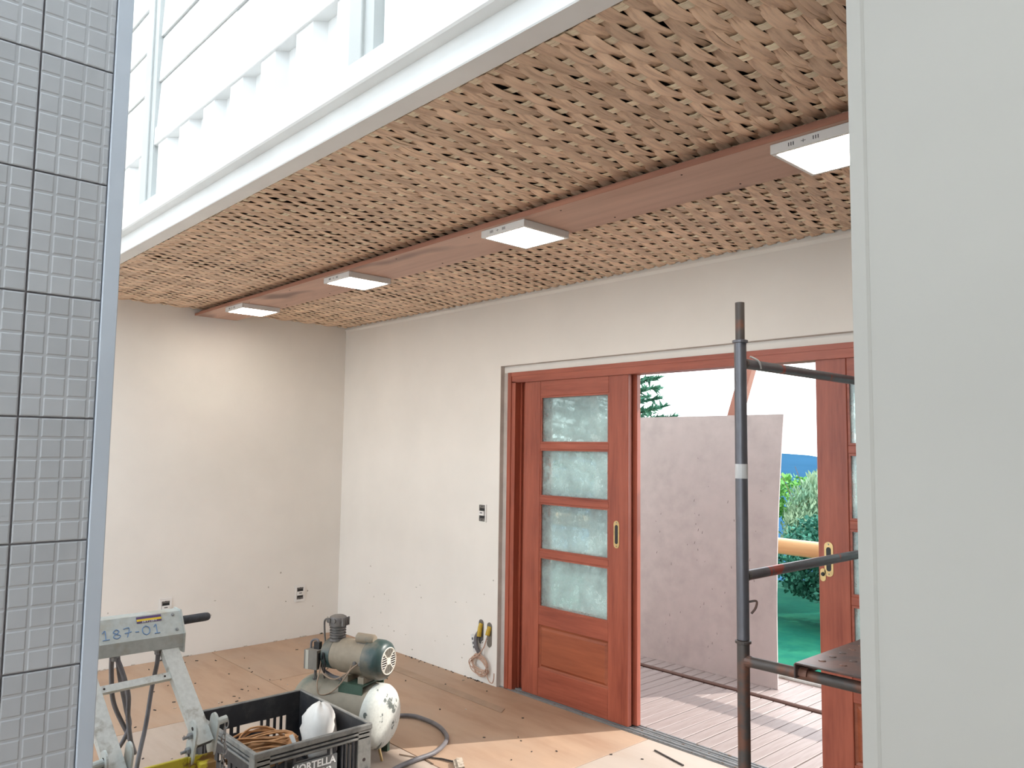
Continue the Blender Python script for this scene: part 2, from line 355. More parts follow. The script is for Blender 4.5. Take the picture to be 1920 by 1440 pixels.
# ------------------------------------------------------------------ the room shell
ZC = 2.712                      # height of the woven ceiling's face
YB = -2.311                     # inner edge of the white steel beam
XR = 5.677                      # edge of the foreground wall
def build_shell():
    # floor: base plus plywood sheets with open seams
    fl = struct(MB().box(-0.2, 8.4, -6.2, 0.02, -0.2, -0.016).build('floor', 'subfloor'), 'plywood subfloor of the unfinished room, dusty tan sheets', 'floor')
    g = 0.0025
    rows = [(-1.13, 0.02, [0.0, 1.02, 3.43, 5.8, 8.2]), (-2.35, -1.13, [0.0, 1.44, 3.88, 6.3, 8.2]), (-3.57, -2.35, [0.0, 2.2, 4.6, 7.0, 8.2]), (-4.79, -3.57, [0, 1.2, 3.6, 6.0, 8.2]), (-6.0, -4.79, [0, 2.4, 4.8, 7.2, 8.2])]
    for r, (y0, y1, xs) in enumerate(rows):
        for k in range(len(xs)-1):
            light = (r == 1 and k >= 1) or (r == 0 and k >= 2) or (r > 1 and (k+r) % 2)
            MB().bbox(xs[k]+g, xs[k+1]-g, y0+g, y1-g, -0.016, 0.0, 0.0012).build('floor_panel', 'floor_b' if light else 'floor_a', fl, off=((xs[k]+xs[k+1])/2, (y0+y1)/2, 0))
    # walls
    struct(MB().box(-0.14, 0, -6.2, 0.14, -0.016, 5.4).build('wall_back', 'wall'), 'off-white painted wall at the far end of the room', 'wall')
    w = MB()
    w.box(0, 2.14, 0, 0.14, -0.016, 5.2); w.box(2.14, 5.60, 0, 0.14, 2.228, 5.2); w.box(5.60, 8.4, 0, 0.14, -0.016, 5.2)
    wr = struct(w.build('wall_right', 'wall'), 'off-white painted wall with the wide sliding door opening', 'wall')
    rv = MB(); rv.box(2.1405, 2.1425, 0.002, 0.138, 0, 2.228); rv.box(2.1405, 5.5995, 0.002, 0.138, 2.2255, 2.2275); rv.build('plaster_reveal', 'reveal', wr)
    cv = MB(); cv.prism([(0.001, -0.001, ZC-0.004), (0.001, -0.012, ZC-0.004), (0.001, -0.012, ZC-0.012), (0.001, -0.001, ZC-0.030)], (5.67, 0, 0)); cv.build('ceiling_joint', 'wall', wr)
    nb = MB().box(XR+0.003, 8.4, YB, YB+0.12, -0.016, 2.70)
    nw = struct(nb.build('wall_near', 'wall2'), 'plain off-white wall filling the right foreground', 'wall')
    cb = MB(); cb.prism([(XR-0.001, YB-0.003, 0), (XR+0.024, YB-0.003, 0), (XR+0.029, YB-0.0005, 0), (XR+0.03, YB+0.001, 0), (XR-0.001, YB+0.03, 0)], (0, 0, 2.70)); cb.build('corner_bead', 'wall2', nw)
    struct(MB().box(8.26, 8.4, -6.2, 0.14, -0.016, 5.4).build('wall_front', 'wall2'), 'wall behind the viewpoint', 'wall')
    ws = MB(); ws.box(-0.14, 8.4, -6.34, -6.2, -0.016, 0.25); ws.box(-0.14, 8.4, -6.34, -6.2, 4.9, 5.4); ws.box(-0.14, 0.3, -6.34, -6.2, 0.25, 4.9); ws.box(8.0, 8.4, -6.34, -6.2, 0.25, 4.9)
    struct(ws.build('wall_side', 'wall2'), 'white wall with added, unseen tall glazing behind the viewpoint', 'wall')
    wd = struct(MB().box(0.3, 8.0, -6.30, -6.24, 2.55, 2.63).build('added_window_1', 'steel_white'), 'unseen tall glazing added to let daylight into the void', 'window')  # glazing added out of view so daylight reaches the walls and ceiling
    for k in range(8):
        if k: MB().box(0.3+k*0.9625-0.025, 0.3+k*0.9625+0.025, -6.30, -6.24, 0.25, 4.9).build('mullion', 'steel_white', wd)
        for za, zb in ((0.25, 2.55), (2.63, 4.9)): MB().box(0.3+k*0.9625+0.025, 0.3+(k+1)*0.9625-0.025, -6.274, -6.268, za, zb).build('pane', 'skyglass', wd)
    struct(MB().box(-40, 50, -60, -6.345, -0.30, -0.10).build('ground_bounce', 'yard'), 'unseen pale paved yard added to bounce daylight inside', 'ground')  # pale ground added out of view to throw light up at the ceiling
    struct(MB().prism([(-0.2, 0.141, 2.66), (-0.2, 0.95, 2.60), (-0.2, 0.95, 2.70), (-0.2, 0.141, 2.80)], (8.6, 0, 0)).build('eave', 'deck_dark'), 'unseen narrow eave over the sliding doors, added to shade the deck', 'eave')  # overhang added out of view to cut sky light on deck and sheet
    # slab over the room (upper module floor) and roof with unseen skylight, added to light the void
    struct(MB().box(0.0, 8.26, YB+0.0, -0.001, 2.775, 2.90).build('ceiling', 'dark'), 'slab above the woven ceiling', 'ceiling')
    rf = MB()
    rf.box(-0.2, 8.4, -2.62, 0.2, 5.24, 5.36); rf.box(-0.2, 8.4, -6.3, -5.9, 5.24, 5.36); rf.box(6.9, 8.4, -5.9, -2.62, 5.24, 5.36); rf.box(-0.2, 0.1, -5.9, -2.62, 5.24, 5.36)
    r = struct(rf.build('roof', 'wall2'), 'roof slab with a long skylight added to light the void', 'roof')
    xs = [0.1, 1.8, 3.5, 5.2, 6.9]
    for k in range(4):
        MB().box(xs[k]+0.02, xs[k+1]-0.02, -5.9, -2.62, 5.29, 5.298).build('added_skylight_pane', 'skyglass', r)
        if k: MB().box(xs[k]-0.03, xs[k]+0.03, -5.9, -2.62, 5.25, 5.35).build('added_skylight_bar', 'steel_white', r)
build_shell()

def build_upper_wall():
    """white steel rail of the upper module, corrugated skirt, sill tube and lapped white panels"""
    x0, x1 = 0.002, 8.25
    root = struct(MB().prism([(x0, YB, 2.715), (x0, -2.385, 2.715), (x0, -2.388, 2.719), (x0, -2.388, 2.806), (x0, -2.430, 2.806), (x0, -2.436, 2.812), (x0, -2.436, 2.888), (x0, YB, 2.888)], (x1-x0, 0, 0)).build('trim_1', 'steel_white'), 'white painted steel edge beam running above the woven ceiling', 'beam')
    ow = struct(MB().box(x0, x1, -2.33, YB+0.0, 2.905, 5.24).build('wall_upper', 'steel_white'), 'white upper wall of corrugated steel and lapped panels above the beam', 'wall')
    # corrugated skirt: crests at y=-2.405, valleys at y=-2.362
    pitch = 0.298; prof = []
    x = 2.46-pitch*8; 
    while x < x1-pitch:
        # valley from x-0.10..x ; slopes 0.03
        for dx, y in ((-0.160, -2.408), (-0.125, -2.366), (-0.055, -2.366), (0.012, -2.408)):
            if x0 < x+dx < x1: prof.append((x+dx, y))
        x += pitch
    prof = [(x0, -2.408)]+prof+[(x1, -2.408)]
    mb = MB(); n = len(prof)
    vs = [(a, b, z) for z in (2.888, 3.20) for a, b in prof]+[(a, -2.331, z) for z in (2.888, 3.20) for a, b in prof]
    fs = [(i, i+1, n+i+1, n+i) for i in range(n-1)]+[(2*n+i, 2*n+i+1, 3*n+i+1, 3*n+i) for i in range(n-1)]+[(i, i+1, 2*n+i+1, 2*n+i) for i in range(n-1)]+[(n+i, n+i+1, 3*n+i+1, 3*n+i) for i in range(n-1)]
    mb.add(vs, fs).build('corrugated_skirt', 'steel_white', ow)
    MB().bbox(x0, x1, -2.418, -2.331, 3.178, 3.272, 0.003).build('sill_tube', 'steel_white', ow)
    MB().box(x0, x1, -2.375, -2.331, 3.272, 5.23).build('gap_backing', 'teal_gap', ow)
    joints = [0.01, 1.09, 2.09, 3.085, 4.10, 5.10, 6.10, 7.10, 8.24]
    z = 3.276; r = 0
    while z < 5.1:
        for k in range(len(joints)-1):
            gz = 0.004 if (k+r) % 3 else 0.008
            a, b = joints[k]+0.002, joints[k+1]-0.002
            # lapped: the lower edge stands proud of the panel below
            MB().prism([(a, -2.376, z), (a, -2.409, z), (a, -2.398, z+0.245-gz), (a, -2.376, z+0.245-gz)], (b-a, 0, 0)).build('lapped_panel', 'panel_white', ow)
        z += 0.245; r += 1
    # uprights
    for (a, b, yf) in ((1.995, 2.085, -2.434), (4.087, 4.165, -2.434)):
        MB().bbox(a, b, yf, -2.35, 2.888, 5.23, 0.003).build('upright', 'steel_grey', ow)
        MB().box(b, b+0.055, yf+0.012, -2.35, 2.888, 5.23).build('upright', 'steel_grey', ow)
build_upper_wall()

# ------------------------------------------------------------------ tiled partition on the left
def build_tile_wall():
    root = struct(MB().box(3.9, 4.2325, -6.2, -3.170, -0.016, 3.6).build('wall_left', 'grout'), 'partition clad in pale grey relief tiles at the left edge', 'wall')
    P = 0.284; cell = P/6
    def tile_mesh(w, h, yo):
        mb = MB(); g = 0.0022
        y0, y1 = -w+g, -g; z0, z1 = g, h-g
        mb.box(-0.008, 0, y0, y1, z0, z1)
        # relief cells
        ys = [yo-k*cell for k in range(0, 8)]
        for k in range(7):
            a, b = max(y0, ys[k+1]+0.0025), min(y1, ys[k]-0.0025)
            if b-a < 0.008: continue
            for j in range(6):
                c, d = max(z0, j*cell+0.0022), min(z1, (j+1)*cell-0.0022); e = 0.0028
                if j*cell+cell > h: continue
                v = [(0, a, c), (0, b, c), (0, b, d), (0, a, d), (0.0013, a+e, c+e), (0.0013, b-e, c+e), (0.0013, b-e, d-e), (0.0013, a+e, d-e)]
                mb.add(v, [(4, 5, 6, 7), (0, 1, 5, 4), (1, 2, 6, 5), (2, 3, 7, 6), (3, 0, 4, 7)])
        me = mb.mesh('tile'); me.materials.append(M['tile']); return me
    cut = tile_mesh(0.157, P, 0.03); full = tile_mesh(P, P, 0.0)
    z = 1.139-4*P-0.002
    k = 0
    zz = z
    while zz < 3.5:
        inst('tile', cut, root, (4.2405, -3.172, zz))
        for c in range(9):
            if -3.329-(c+1)*P > -6.2: inst('tile', full, root, (4.2405, -3.329-c*P, zz))
        zz += P
    struct(MB().bbox(4.205, 4.247, -3.172, -3.136, -0.016, 3.6, 0.002).build('trim_2', 'trim'), 'grey-white corner trim along the tile edge', 'trim')
build_tile_wall()

# ------------------------------------------------------------------ woven bamboo ceiling
def build_weave():
    rnd = random.Random(3)
    root = struct(MB().box(0.002, 5.676, YB+0.001, -0.002, 2.752, 2.772).build('ceiling_mat', 'dark'), 'woven bamboo mat ceiling of broad brown strips', 'ceiling')
    PX, PY = 0.0392, 0.11          # pitch of the broad strips along x, of the cross strips along y
    ys = [-2.065+PY*k for k in range(-2, 19)]
    ys = [y for y in ys if YB+0.01 < y < -0.012]
    nj = int(5.66/PX)
    zc = ZC+0.012
    # cross strips (along x)
    for i, y in enumerate(ys):
        mb = MB(); w = 0.0150; sx = 0.0392/2; n = int(5.66/sx); off = rnd.uniform(-1, 1)
        split = rnd.random() < 0.6
        for (a, b) in (((-w, -0.0006), (0.0006, w)) if split else ((-w, w),)):
            vs = []
            for k in range(n+1):
                x = 0.004+k*sx; ph = (x/PX)+i
                z = zc-0.0006-0.0034*cos(pi*((x-0.02)/PX+i))
                yy = y+0.003*sin(x*2.1+off*5)+0.002*sin(x*9+off*9)
                vs += [(x, yy+a, z), (x, yy+b, z), (x, yy+b, z+0.0022), (x, yy+a, z+0.0022)]
            fs = []
            for k in range(n):
                q = 4*k
                for e in range(4): fs.append((q+e, q+(e+1) % 4, q+4+(e+1) % 4, q+4+e))
            fs += [(0, 1, 2, 3), (4*n+3, 4*n+2, 4*n+1, 4*n)]
            mb.add(vs, fs)
        mb.build('cross_strip', 'strip_x', root)
    # broad strips (along y)
    sy = PY/5
    for j in range(nj+1):
        x = 0.02+j*PX
        if x > 5.655: break
        mb = MB(); y0 = YB+0.004+rnd.uniform(0, 0.012); n = int((-0.006-y0)/sy); hw = 0.0212+rnd.uniform(-0.0015, 0.0028); ph0 = rnd.uniform(0, 6.28)
        tilt = rnd.uniform(0.04, 0.10)*(1 if rnd.random() < 0.8 else -1); kind = rnd.random()
        ribs = [(-hw, hw)] if kind < 0.2 else ([(-hw, 0.004), (0.0030, hw)] if kind < 0.65 else [(-hw, -0.007), (-0.0085, 0.006), (0.0045, hw)])
        for q, (a, b) in enumerate(ribs):
            wob = rnd.uniform(0, 6.28); wa = rnd.uniform(0.001, 0.0028); dz = rnd.uniform(-0.0006, 0.0006); vs = []
            for k in range(n+1):
                y = y0+(-0.006-y0)*k/n
                u = (y-ys[0])/PY
                c = cos(pi*(u+j))                 # +1 : behind the cross strip, -1 : in front
                s_ = (abs(c)**0.8)*(1 if c > 0 else -1)
                z = zc+0.0004+0.0062*s_+dz
                xx = x+0.0022*sin(y*3.1+ph0)+wa*sin(y*17+wob)
                wid = 1.0+0.06*sin(y*23+wob)+(0.08 if c < 0 else -0.14)*abs(c)
                A, B = a*wid, b*wid; mid = (A+B)/2; th = 0.0016
                za, zm, zb = z+tilt*A+0.0018, z+tilt*mid, z+tilt*B+0.0018
                vs += [(xx+A, y, za), (xx+mid, y, zm), (xx+B, y, zb), (xx+B, y, zb+th), (xx+mid, y, zm+th), (xx+A, y, za+th)]
            fs = []
            for k in range(n):
                p = 6*k
                for e in range(6): fs.append((p+e, p+(e+1) % 6, p+6+(e+1) % 6, p+6+e))
            fs += [tuple(range(6)), tuple(6*n+e for e in range(6))[::-1]]
            mb.add(vs, fs)
        mb.build('bamboo_strip', 'strip_y', root, smooth=60)
build_weave()

# plank carrying the lamps
def build_plank():
    t = thing('ceiling_plank', (0.004, -1.2, 2.668), 'long knotty pine board fixed under the woven ceiling, carrying the square lamps', 'board')
    MB().bbox(0.004, 8.2, -1.378, -1.036, 2.668, 2.683, 0.002).build('board', 'plank', t)
    MB().box(0.006, 8.2, -1.345, -1.320, 2.683, 2.708).build('spacer_batten', 'plank_edge', t)
    MB().box(0.006, 8.2, -1.382, -1.3785, 2.6675, 2.684).build('edge_strip', 'plank_edge', t)
    for k in range(9):
        for y in (-1.33, -1.09):
            MB().lathe((0.9+k*0.62+(0.1 if y > -1.2 else 0), y, 2.6665), (0, 0, 1), [(0, 0.004), (0.002, 0.004)], 6).build('screw_head', 'speck', t)
build_plank()
def build_lamps():
    names = ['square white ceiling lamp nearest the far wall, smallest of the four', 'square white ceiling lamp, second from the far wall', 'square white ceiling lamp, third from the far wall, whole in view', 'square white ceiling lamp cut off by the foreground wall, nearest of the four']
    s = 0.147
    src = None
    for k, x in enumerate((0.70, 2.17, 3.655, 5.14)):
        c = Vector((x, -1.213, 2.634))
        t = thing('ceiling_lamp', c, names[k], 'lamp', 'square lamps along the ceiling board')
        if src is None:
            z0, z1 = 2.634, 2.6675
            fr = MB()
            for (a, b, cc, d) in ((-s, s, -s, -s+0.0165), (-s, s, s-0.0165, s), (-s, -s+0.0165, -s+0.0165, s-0.0165), (s-0.0165, s, -s+0.0165, s-0.0165)):
                fr.bbox(c.x+a, c.x+b, c.y+cc, c.y+d, z0, z1, 0.002)
            fr.box(c.x-s+0.002, c.x+s-0.002, c.y-s+0.002, c.y+s-0.002, z1-0.003, z1-0.0003)
            fo = fr.build('frame', 'led_body', t)
            do = MB().bbox(c.x-s+0.016, c.x+s-0.016, c.y-s+0.016, c.y+s-0.016, z0-0.001, z0+0.012, 0.003).build('diffuser', 'led', t)
            sl = MB()
            for q in (-0.05, -0.042, -0.034, 0.034, 0.042, 0.05): sl.box(c.x-0.03+q-0.0016, c.x-0.03+q+0.0016, c.y-s-0.0008, c.y-s+0.001, z0+0.011, z0+0.023)
            sl.box(c.x-0.038, c.x-0.022, c.y-s-0.0008, c.y-s+0.001, z0+0.016, z0+0.0175); sl.box(c.x-0.0308, c.x-0.0292, c.y-s-0.0008, c.y-s+0.001, z0+0.011, z0+0.022)
            vo = sl.build('vent_slot', 'ink', t); vo['kind'] = 'stuff'
            src = (fo, do, vo)
        else:
            for p in src: q = p.copy(); COL.objects.link(q); q.parent = t
build_lamps()

# ------------------------------------------------------------------ sliding doors
def build_doors():
    # frame
    fr = struct(MB().box(2.192, 5.55, 0.028, 0.135, 2.105, 2.178).build('trim_3', 'door_x'), 'reddish brown timber frame around the sliding doors', 'door frame')
    MB().box(2.1425, 5.5995, 0.036, 0.134, 2.1785, 2.2255).build('mortar_fill', 'wall', fr); MB().box(2.1425, 2.1915, 0.034, 0.134, 0.0, 2.1785).build('mortar_fill', 'reveal', fr); MB().box(5.5505, 5.5995, 0.050, 0.134, 0.0, 2.1785).build('mortar_fill', 'reveal', fr)
    MB().box(2.192, 5.55, 0.024, 0.030, 2.150, 2.178).build('head_moulding', 'door_x', fr)
    for s, x in ((1, 2.192), (-1, 5.55)):
        MB().box(min(x, x+s*0.075), max(x, x+s*0.075), 0.028, 0.135, 0.0, 2.112).build('jamb', 'door', fr)
        MB().box(min(x+s*0.0, x+s*0.035), max(x, x+s*0.035), 0.022, 0.029, 0.0, 2.178).build('jamb_moulding', 'door', fr)
        MB().box(min(x+s*0.075, x+s*0.09), max(x+s*0.075, x+s*0.09), 0.078, 0.092, 0.012, 2.112).build('jamb_stop', 'door', fr)
    MB().box(2.267, 2.370, 0.0965, 0.134, 0.012, 2.105).build('jamb_stop', 'door', fr); MB().box(5.352, 5.475, 0.0965, 0.134, 0.012, 2.105).build('jamb_stop', 'door', fr)
    tk = struct(MB().box(2.145, 5.59, 0.022, 0.150, -0.016, 0.004).build('trim_4', 'alu'), 'worn metal door track along the threshold', 'door track')
    for y in (0.060, 0.112): MB().bbox(2.27, 5.47, y-0.004, y+0.004, 0.004, 0.013, 0.001).build('rail', 'alu', tk)
    for y in (0.03, 0.086, 0.142): MB().bbox(2.27, 5.47, y-0.005, y+0.005, 0.004, 0.010, 0.001).build('rail', 'bolt', tk)
    def leaf(n, x0, y0, handle, hidden_face, label):
        """one framed leaf 0.915 wide, 35 mm thick, face at y0"""
        W = 0.915; x1 = x0+W; y1 = y0+0.036; st = 0.155
        d = bpy.data.objects.new('door_%d' % n, None); COL.objects.link(d); d.location = (x0, y0, 0.014)
        struct(d, label, 'door')
        for a, b in ((x0, x0+st), (x1-st, x1)): MB().bbox(a, b, y0, y1, 0.014, 2.108, 0.003).build('stile', 'door', d)
        for za, zb in ((2.000, 2.108), (1.642, 1.682), (1.282, 1.324), (0.926, 0.968), (0.478, 0.592), (0.014, 0.196)):
            MB().bbox(x0+st, x1-st, y0+0.001, y1-0.001, za, zb, 0.003).build('rail', 'door_x', d)
        for za, zb in ((1.682, 2.000), (1.324, 1.642), (0.968, 1.282), (0.592, 0.926)):
            MB().box(x0+st-0.004, x1-st+0.004, y0+0.016, y0+0.020, za-0.004, zb+0.004).build('pane', 'glass', d)
            bd = MB(); e = 0.011
            for yy0, yy1 in ((y0+0.005, y0+0.0158), (y0+0.0202, y1-0.005)):
                bd.box(x0+st, x1-st, yy0, yy1, za, za+e); bd.box(x0+st, x1-st, yy0, yy1, zb-e, zb)
                bd.box(x0+st, x0+st+e, yy0, yy1, za+e, zb-e); bd.box(x1-st-e, x1-st, yy0, yy1, za+e, zb-e)
            bd.build('glazing_bead', 'door_x', d)
        # raised panel
        a, b, c, e_ = x0+st, x1-st, 0.196, 0.478
        pb = MB()
        o = [(a, c), (b, c), (b, e_), (a, e_)]; i1 = [(a+0.014, c+0.014), (b-0.014, c+0.014), (b-0.014, e_-0.014), (a+0.014, e_-0.014)]; i2 = [(a+0.03, c+0.03), (b-0.03, c+0.03), (b-0.03, e_-0.03), (a+0.03, e_-0.03)]
        for yf, s in ((y0, 1), (y1, -1)):
            v = [(p[0], yf+s*0.010, p[1]) for p in o]+[(p[0], yf+s*0.014, p[1]) for p in i1]+[(p[0], yf+s*0.004, p[1]) for p in i2]
            fs = [(8, 9, 10, 11)]
            for q in range(4):
                r = (q+1) % 4; fs += [(q, r, 4+r, 4+q), (4+q, 4+r, 8+r, 8+q)]
            pb.add(v, fs)
        pb.build('raised_panel', 'door_panel', d)
        if handle:
            hx, hz = handle
            def oval(w, h, m=10):
                P = []
                for k in range(m+1): t = pi*k/m; P.append((w*cos(t), h-w+w*sin(t)))
                for k in range(m+1): t = pi+pi*k/m; P.append((w*cos(t), -(h-w)+w*sin(t)))
                return P
            hd = MB().prism([(hx+p[0], y0-0.003, hz+p[1]) for p in oval(0.022, 0.083)], (0, 0.003, 0)).build('pull_handle', 'brass', d)
            MB().prism([(hx+p[0], y0-0.0036, hz+p[1]) for p in oval(0.012, 0.058)], (0, 0.0006, 0)).build('finger_slot', 'black', hd)
            for q in (-0.071, 0.071): MB().lathe((hx, y0-0.003, hz+q), (0, -1, 0), [(0, 0.004), (0.0012, 0.003)], 8).build('screw', 'bolt', hd)
            if n == 3:
                lk = MB().prism([(x0+0.022+p[0], y0-0.003, hz-0.078+p[1]) for p in oval(0.014, 0.031)], (0, 0.003, 0)).build('lock_plate', 'brass', d)
                MB().lathe((x0+0.022, y0-0.003, hz-0.074), (0, -1, 0), [(0, 0.010), (0.004, 0.009), (0.006, 0.006)], 12).build('lock_knob', 'black', lk)
        return d
    leaf(1, 2.345, 0.044, (3.172, 1.13), 0, 'reddish wooden glazed door leaf, slid to the left of the opening')
    leaf(2, 2.372, 0.096, None, 0, 'second glazed wooden leaf directly behind the left door leaf')
    leaf(3, 4.448, 0.044, (4.500, 1.13), 0, 'wooden glazed door leaf on the right, half hidden by the foreground wall')
    leaf(4, 4.435, 0.096, None, 0, 'glazed wooden leaf behind the right door leaf')
build_doors()

# ------------------------------------------------------------------ deck, ground, landscape
def build_outside():
    gm = []
    # lawn with a slope falling away behind the hedge
    mb = MB(); xs = [-60, -30, -15, -8, -4, 0, 3, 6, 10, 16, 30, 60]; ysv = [0.2, 2, 4, 6, 8, 10, 13, 18, 30, 60]
    def gz(y): return -0.52 if y < 9 else -0.52-(y-9)*0.22
    v = [(x, y, gz(y)) for y in ysv for x in xs]; n = len(xs)
    f = [(j*n+i, j*n+i+1, (j+1)*n+i+1, (j+1)*n+i) for j in range(len(ysv)-1) for i in range(n-1)]
    struct(mb.add(v, f).build('ground', 'lawn'), 'short green lawn below the deck', 'lawn')
    # far ridge
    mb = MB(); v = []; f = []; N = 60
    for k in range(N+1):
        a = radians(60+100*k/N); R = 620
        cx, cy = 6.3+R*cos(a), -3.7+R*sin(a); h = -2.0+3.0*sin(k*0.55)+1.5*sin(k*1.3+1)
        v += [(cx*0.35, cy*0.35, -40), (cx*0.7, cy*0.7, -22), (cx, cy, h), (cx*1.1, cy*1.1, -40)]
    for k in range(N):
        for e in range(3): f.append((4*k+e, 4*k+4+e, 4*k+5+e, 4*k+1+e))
    struct(mb.add(v, f).build('hills', 'hill', smooth=60), 'wooded hill on the horizon, haze painted in as blue', 'hill')
    # deck
    dk = struct(MB().box(-0.2, 8.2, 0.152, 2.06, -0.20, -0.075).build('deck', 'deck_dark'), 'timber deck outside the sliding doors', 'deck')
    P = 0.0905; L1 = 1.275-0.158; L2 = 1.80-1.325
    def board(L):
        me = MB().bbox(0.0, P-0.008, 0, L, -0.026, 0, 0.003).mesh('deck_board'); me.materials.append(M['deck']); return me
    b1, b2 = board(L1), board(L2)
    x = 0.8; rn = random.Random(5)
    while x < 6.3:
        inst('deck_board', b1, dk, (x, 0.158, -0.028+rn.uniform(-0.0015, 0.0015)))
        inst('deck_board', b2, dk, (x+0.02, 1.325, -0.028+rn.uniform(-0.0015, 0.0015)))
        x += P
    for k in range(8): MB().box(-0.1, 8.1, 0.2+k*0.26, 0.25+k*0.26, -0.076, -0.056).build('joist', 'deck_dark', dk)
    MB().tube([(0.5, 1.30, -0.024), (6.3, 1.30, -0.024)], 0.013, 8).build('joint_bar', 'deck_dark', dk)
    MB().tube([(0.5, 1.835, -0.016), (6.3, 1.835, -0.016)], 0.020, 10).build('edge_tube', 'galv2', dk)
    for k in range(6): MB().box(0.4+k*1.25, 0.52+k*1.25, 1.78, 1.9, -0.56, -0.2).build('deck_post', 'deck_dark', dk)
    # bamboo rail
    rl = thing('bamboo_rail', (0.5, 1.99, 0.95), 'thick golden bamboo handrail along the deck edge', 'railing')
    pts = []; rad = []
    x = 0.2
    MB().tube([(0.2+0.1*k, 1.99, 0.955-0.012*k*0.1) for k in range(71)], 0.062, 16).build('pole', 'bamboo_pole', rl, smooth=40)
    for xx in (0.45, 0.98, 1.52, 2.05, 2.60, 3.10, 3.55, 4.05, 4.6, 5.1, 5.6, 6.1): MB().lathe((xx, 1.99, 0.957-(xx-0.2)*0.012), (1, 0, 0), [(-0.006, 0.0625), (-0.002, 0.0655), (0.002, 0.0655), (0.006, 0.0625)], 16).build('node_ring', 'bamboo_pole', rl)
    for xx in (0.5, 2.75, 4.9): MB().tube([(xx, 1.99, -0.06), (xx, 1.99, 0.93)], 0.05, 12).build('rail_post', 'bamboo_pole', rl)
    # porch braces and eave beam
    for k, (xt, xb) in enumerate(((3.34, 2.60), (1.10, 1.55))):
        t = thing('porch_brace', (xb, 1.95, 0.9), ['slanting timber porch brace behind the pale sheet', 'slanting timber porch brace seen through the left door glass'][k], 'brace')
        d = Vector((xt-xb, 0, 1.6)).normalized(); zt = 2.68
        p0 = Vector((xb, 1.95, zt-1.6)); p1 = Vector((xt, 1.95, zt))
        if k == 0:
            p0 = Vector((2.56, 1.95, 1.10)); p1 = Vector((3.075, 1.95, 2.68)); d = (p1-p0).normalized()
        MB().obox((p0+p1)/2, d, (0, 1, 0), d.cross(Vector((0, 1, 0))), (p1-p0).length/2, 0.035, 0.052).build('timber', 'brace', t)
        MB().obox(p1-d*0.03, d, (0, 1, 0), d.cross(Vector((0, 1, 0))), 0.05, 0.045, 0.07).build('cap_plate', 'bolt', t)
    e = thing('eave_beam', (3, 1.95, 2.75), 'horizontal timber eave beam above the deck, out of sight behind the lintel', 'beam')
    MB().bbox(-0.2, 8.2, 1.88, 2.02, 2.75, 2.90, 0.004).build('timber', 'brace', e)
    for xx in (0.3, 7.0): MB().bbox(xx-0.06, xx+0.06, 1.89, 2.01, -0.07, 2.75, 0.004).build('post', 'brace', e)
    # big pale sheet leaning on the rail
    sh = MB(); nx, nz = 10, 12; th = 0.012; g = []
    for s in (0, 1):
        for j in range(nz+1):
            for i in range(nx+1):
                u, w = i/nx, j/nz
                x = 1.55+1.795*u+0.055*(1-w)*u; z = -0.027+1.955*w
                y = 1.475+0.06*u*(1-w)+0.30*w-0.05*sin(pi*w)*u+0.02*sin(pi*u)
                g.append((x, y+s*th, z))
    def gi(s, i, j): return s*(nx+1)*(nz+1)+j*(nx+1)+i
    fs = []
    for j in range(nz):
        for i in range(nx):
            fs.append((gi(0, i, j), gi(0, i+1, j), gi(0, i+1, j+1), gi(0, i, j+1))); fs.append((gi(1, i, j), gi(1, i, j+1), gi(1, i+1, j+1), gi(1, i+1, j)))
    for i in range(nx): fs += [(gi(0, i, 0), gi(1, i, 0), gi(1, i+1, 0), gi(0, i+1, 0)), (gi(0, i, nz), gi(0, i+1, nz), gi(1, i+1, nz), gi(1, i, nz))]
    for j in range(nz): fs += [(gi(0, 0, j), gi(0, 0, j+1), gi(1, 0, j+1), gi(1, 0, j)), (gi(0, nx, j), gi(1, nx, j), gi(1, nx, j+1), gi(0, nx, j+1))]
    st = thing('leaning_sheet', (2.5, 1.5, -0.027), 'large pale board sheet standing on the deck, leaning against the bamboo rail', 'board')
    sh.add(g, fs).build('sheet', 'ply', st, smooth=40)
    rn = random.Random(11); sc = MB()
    for k in range(46):
        u = rn.uniform(0.38, 0.92); w = rn.betavariate(2.2, 3.2); x = 1.55+1.795*u+0.055*(1-w)*u; z = -0.027+1.955*w
        y = 1.475+0.06*u*(1-w)+0.30*w-0.05*sin(pi*w)*u+0.02*sin(pi*u)-0.0012
        l = rn.uniform(0.004, 0.022); q = rn.uniform(-0.006, 0.006)
        sc.prism([(x, y, z), (x+0.003, y, z), (x+0.002+q, y+0.15*l, z+l), (x+q, y+0.15*l, z+l)], (0, 0.001, 0))
    sc.build('scuff_mark', 'speck', st)['kind'] = 'stuff'
build_outside()

def leaves(mb, rnd, n, c, rad, size, shell=0.55, flat=0.0, up=False):
    for _ in range(n):
        d = Vector((rnd.gauss(0, 1), rnd.gauss(0, 1), rnd.gauss(0, 1))).normalized(); r = shell+(1-shell)*rnd.random()**0.5
        if d.z < -0.35: d.z *= 0.5
        p = Vector((c[0]+d.x*rad[0]*r, c[1]+d.y*rad[1]*r, c[2]+d.z*rad[2]*r))
        a = Vector((rnd.gauss(0, 1), rnd.gauss(0, 1), rnd.gauss(0, 1)+(2.5 if up else 0.3))).normalized()
        b = a.cross(Vector((rnd.gauss(0, 1), rnd.gauss(0, 1), rnd.gauss(0, 1)))).normalized()
        s = size*rnd.uniform(0.6, 1.4); w = s*(0.18 if up else 0.42); n_ = a.cross(b)
        mb.add([p, p+a*s*0.5+b*w+n_*s*0.08, p+a*s, p+a*s*0.5-b*w+n_*s*0.08], [(0, 1, 2), (0, 2, 3)])
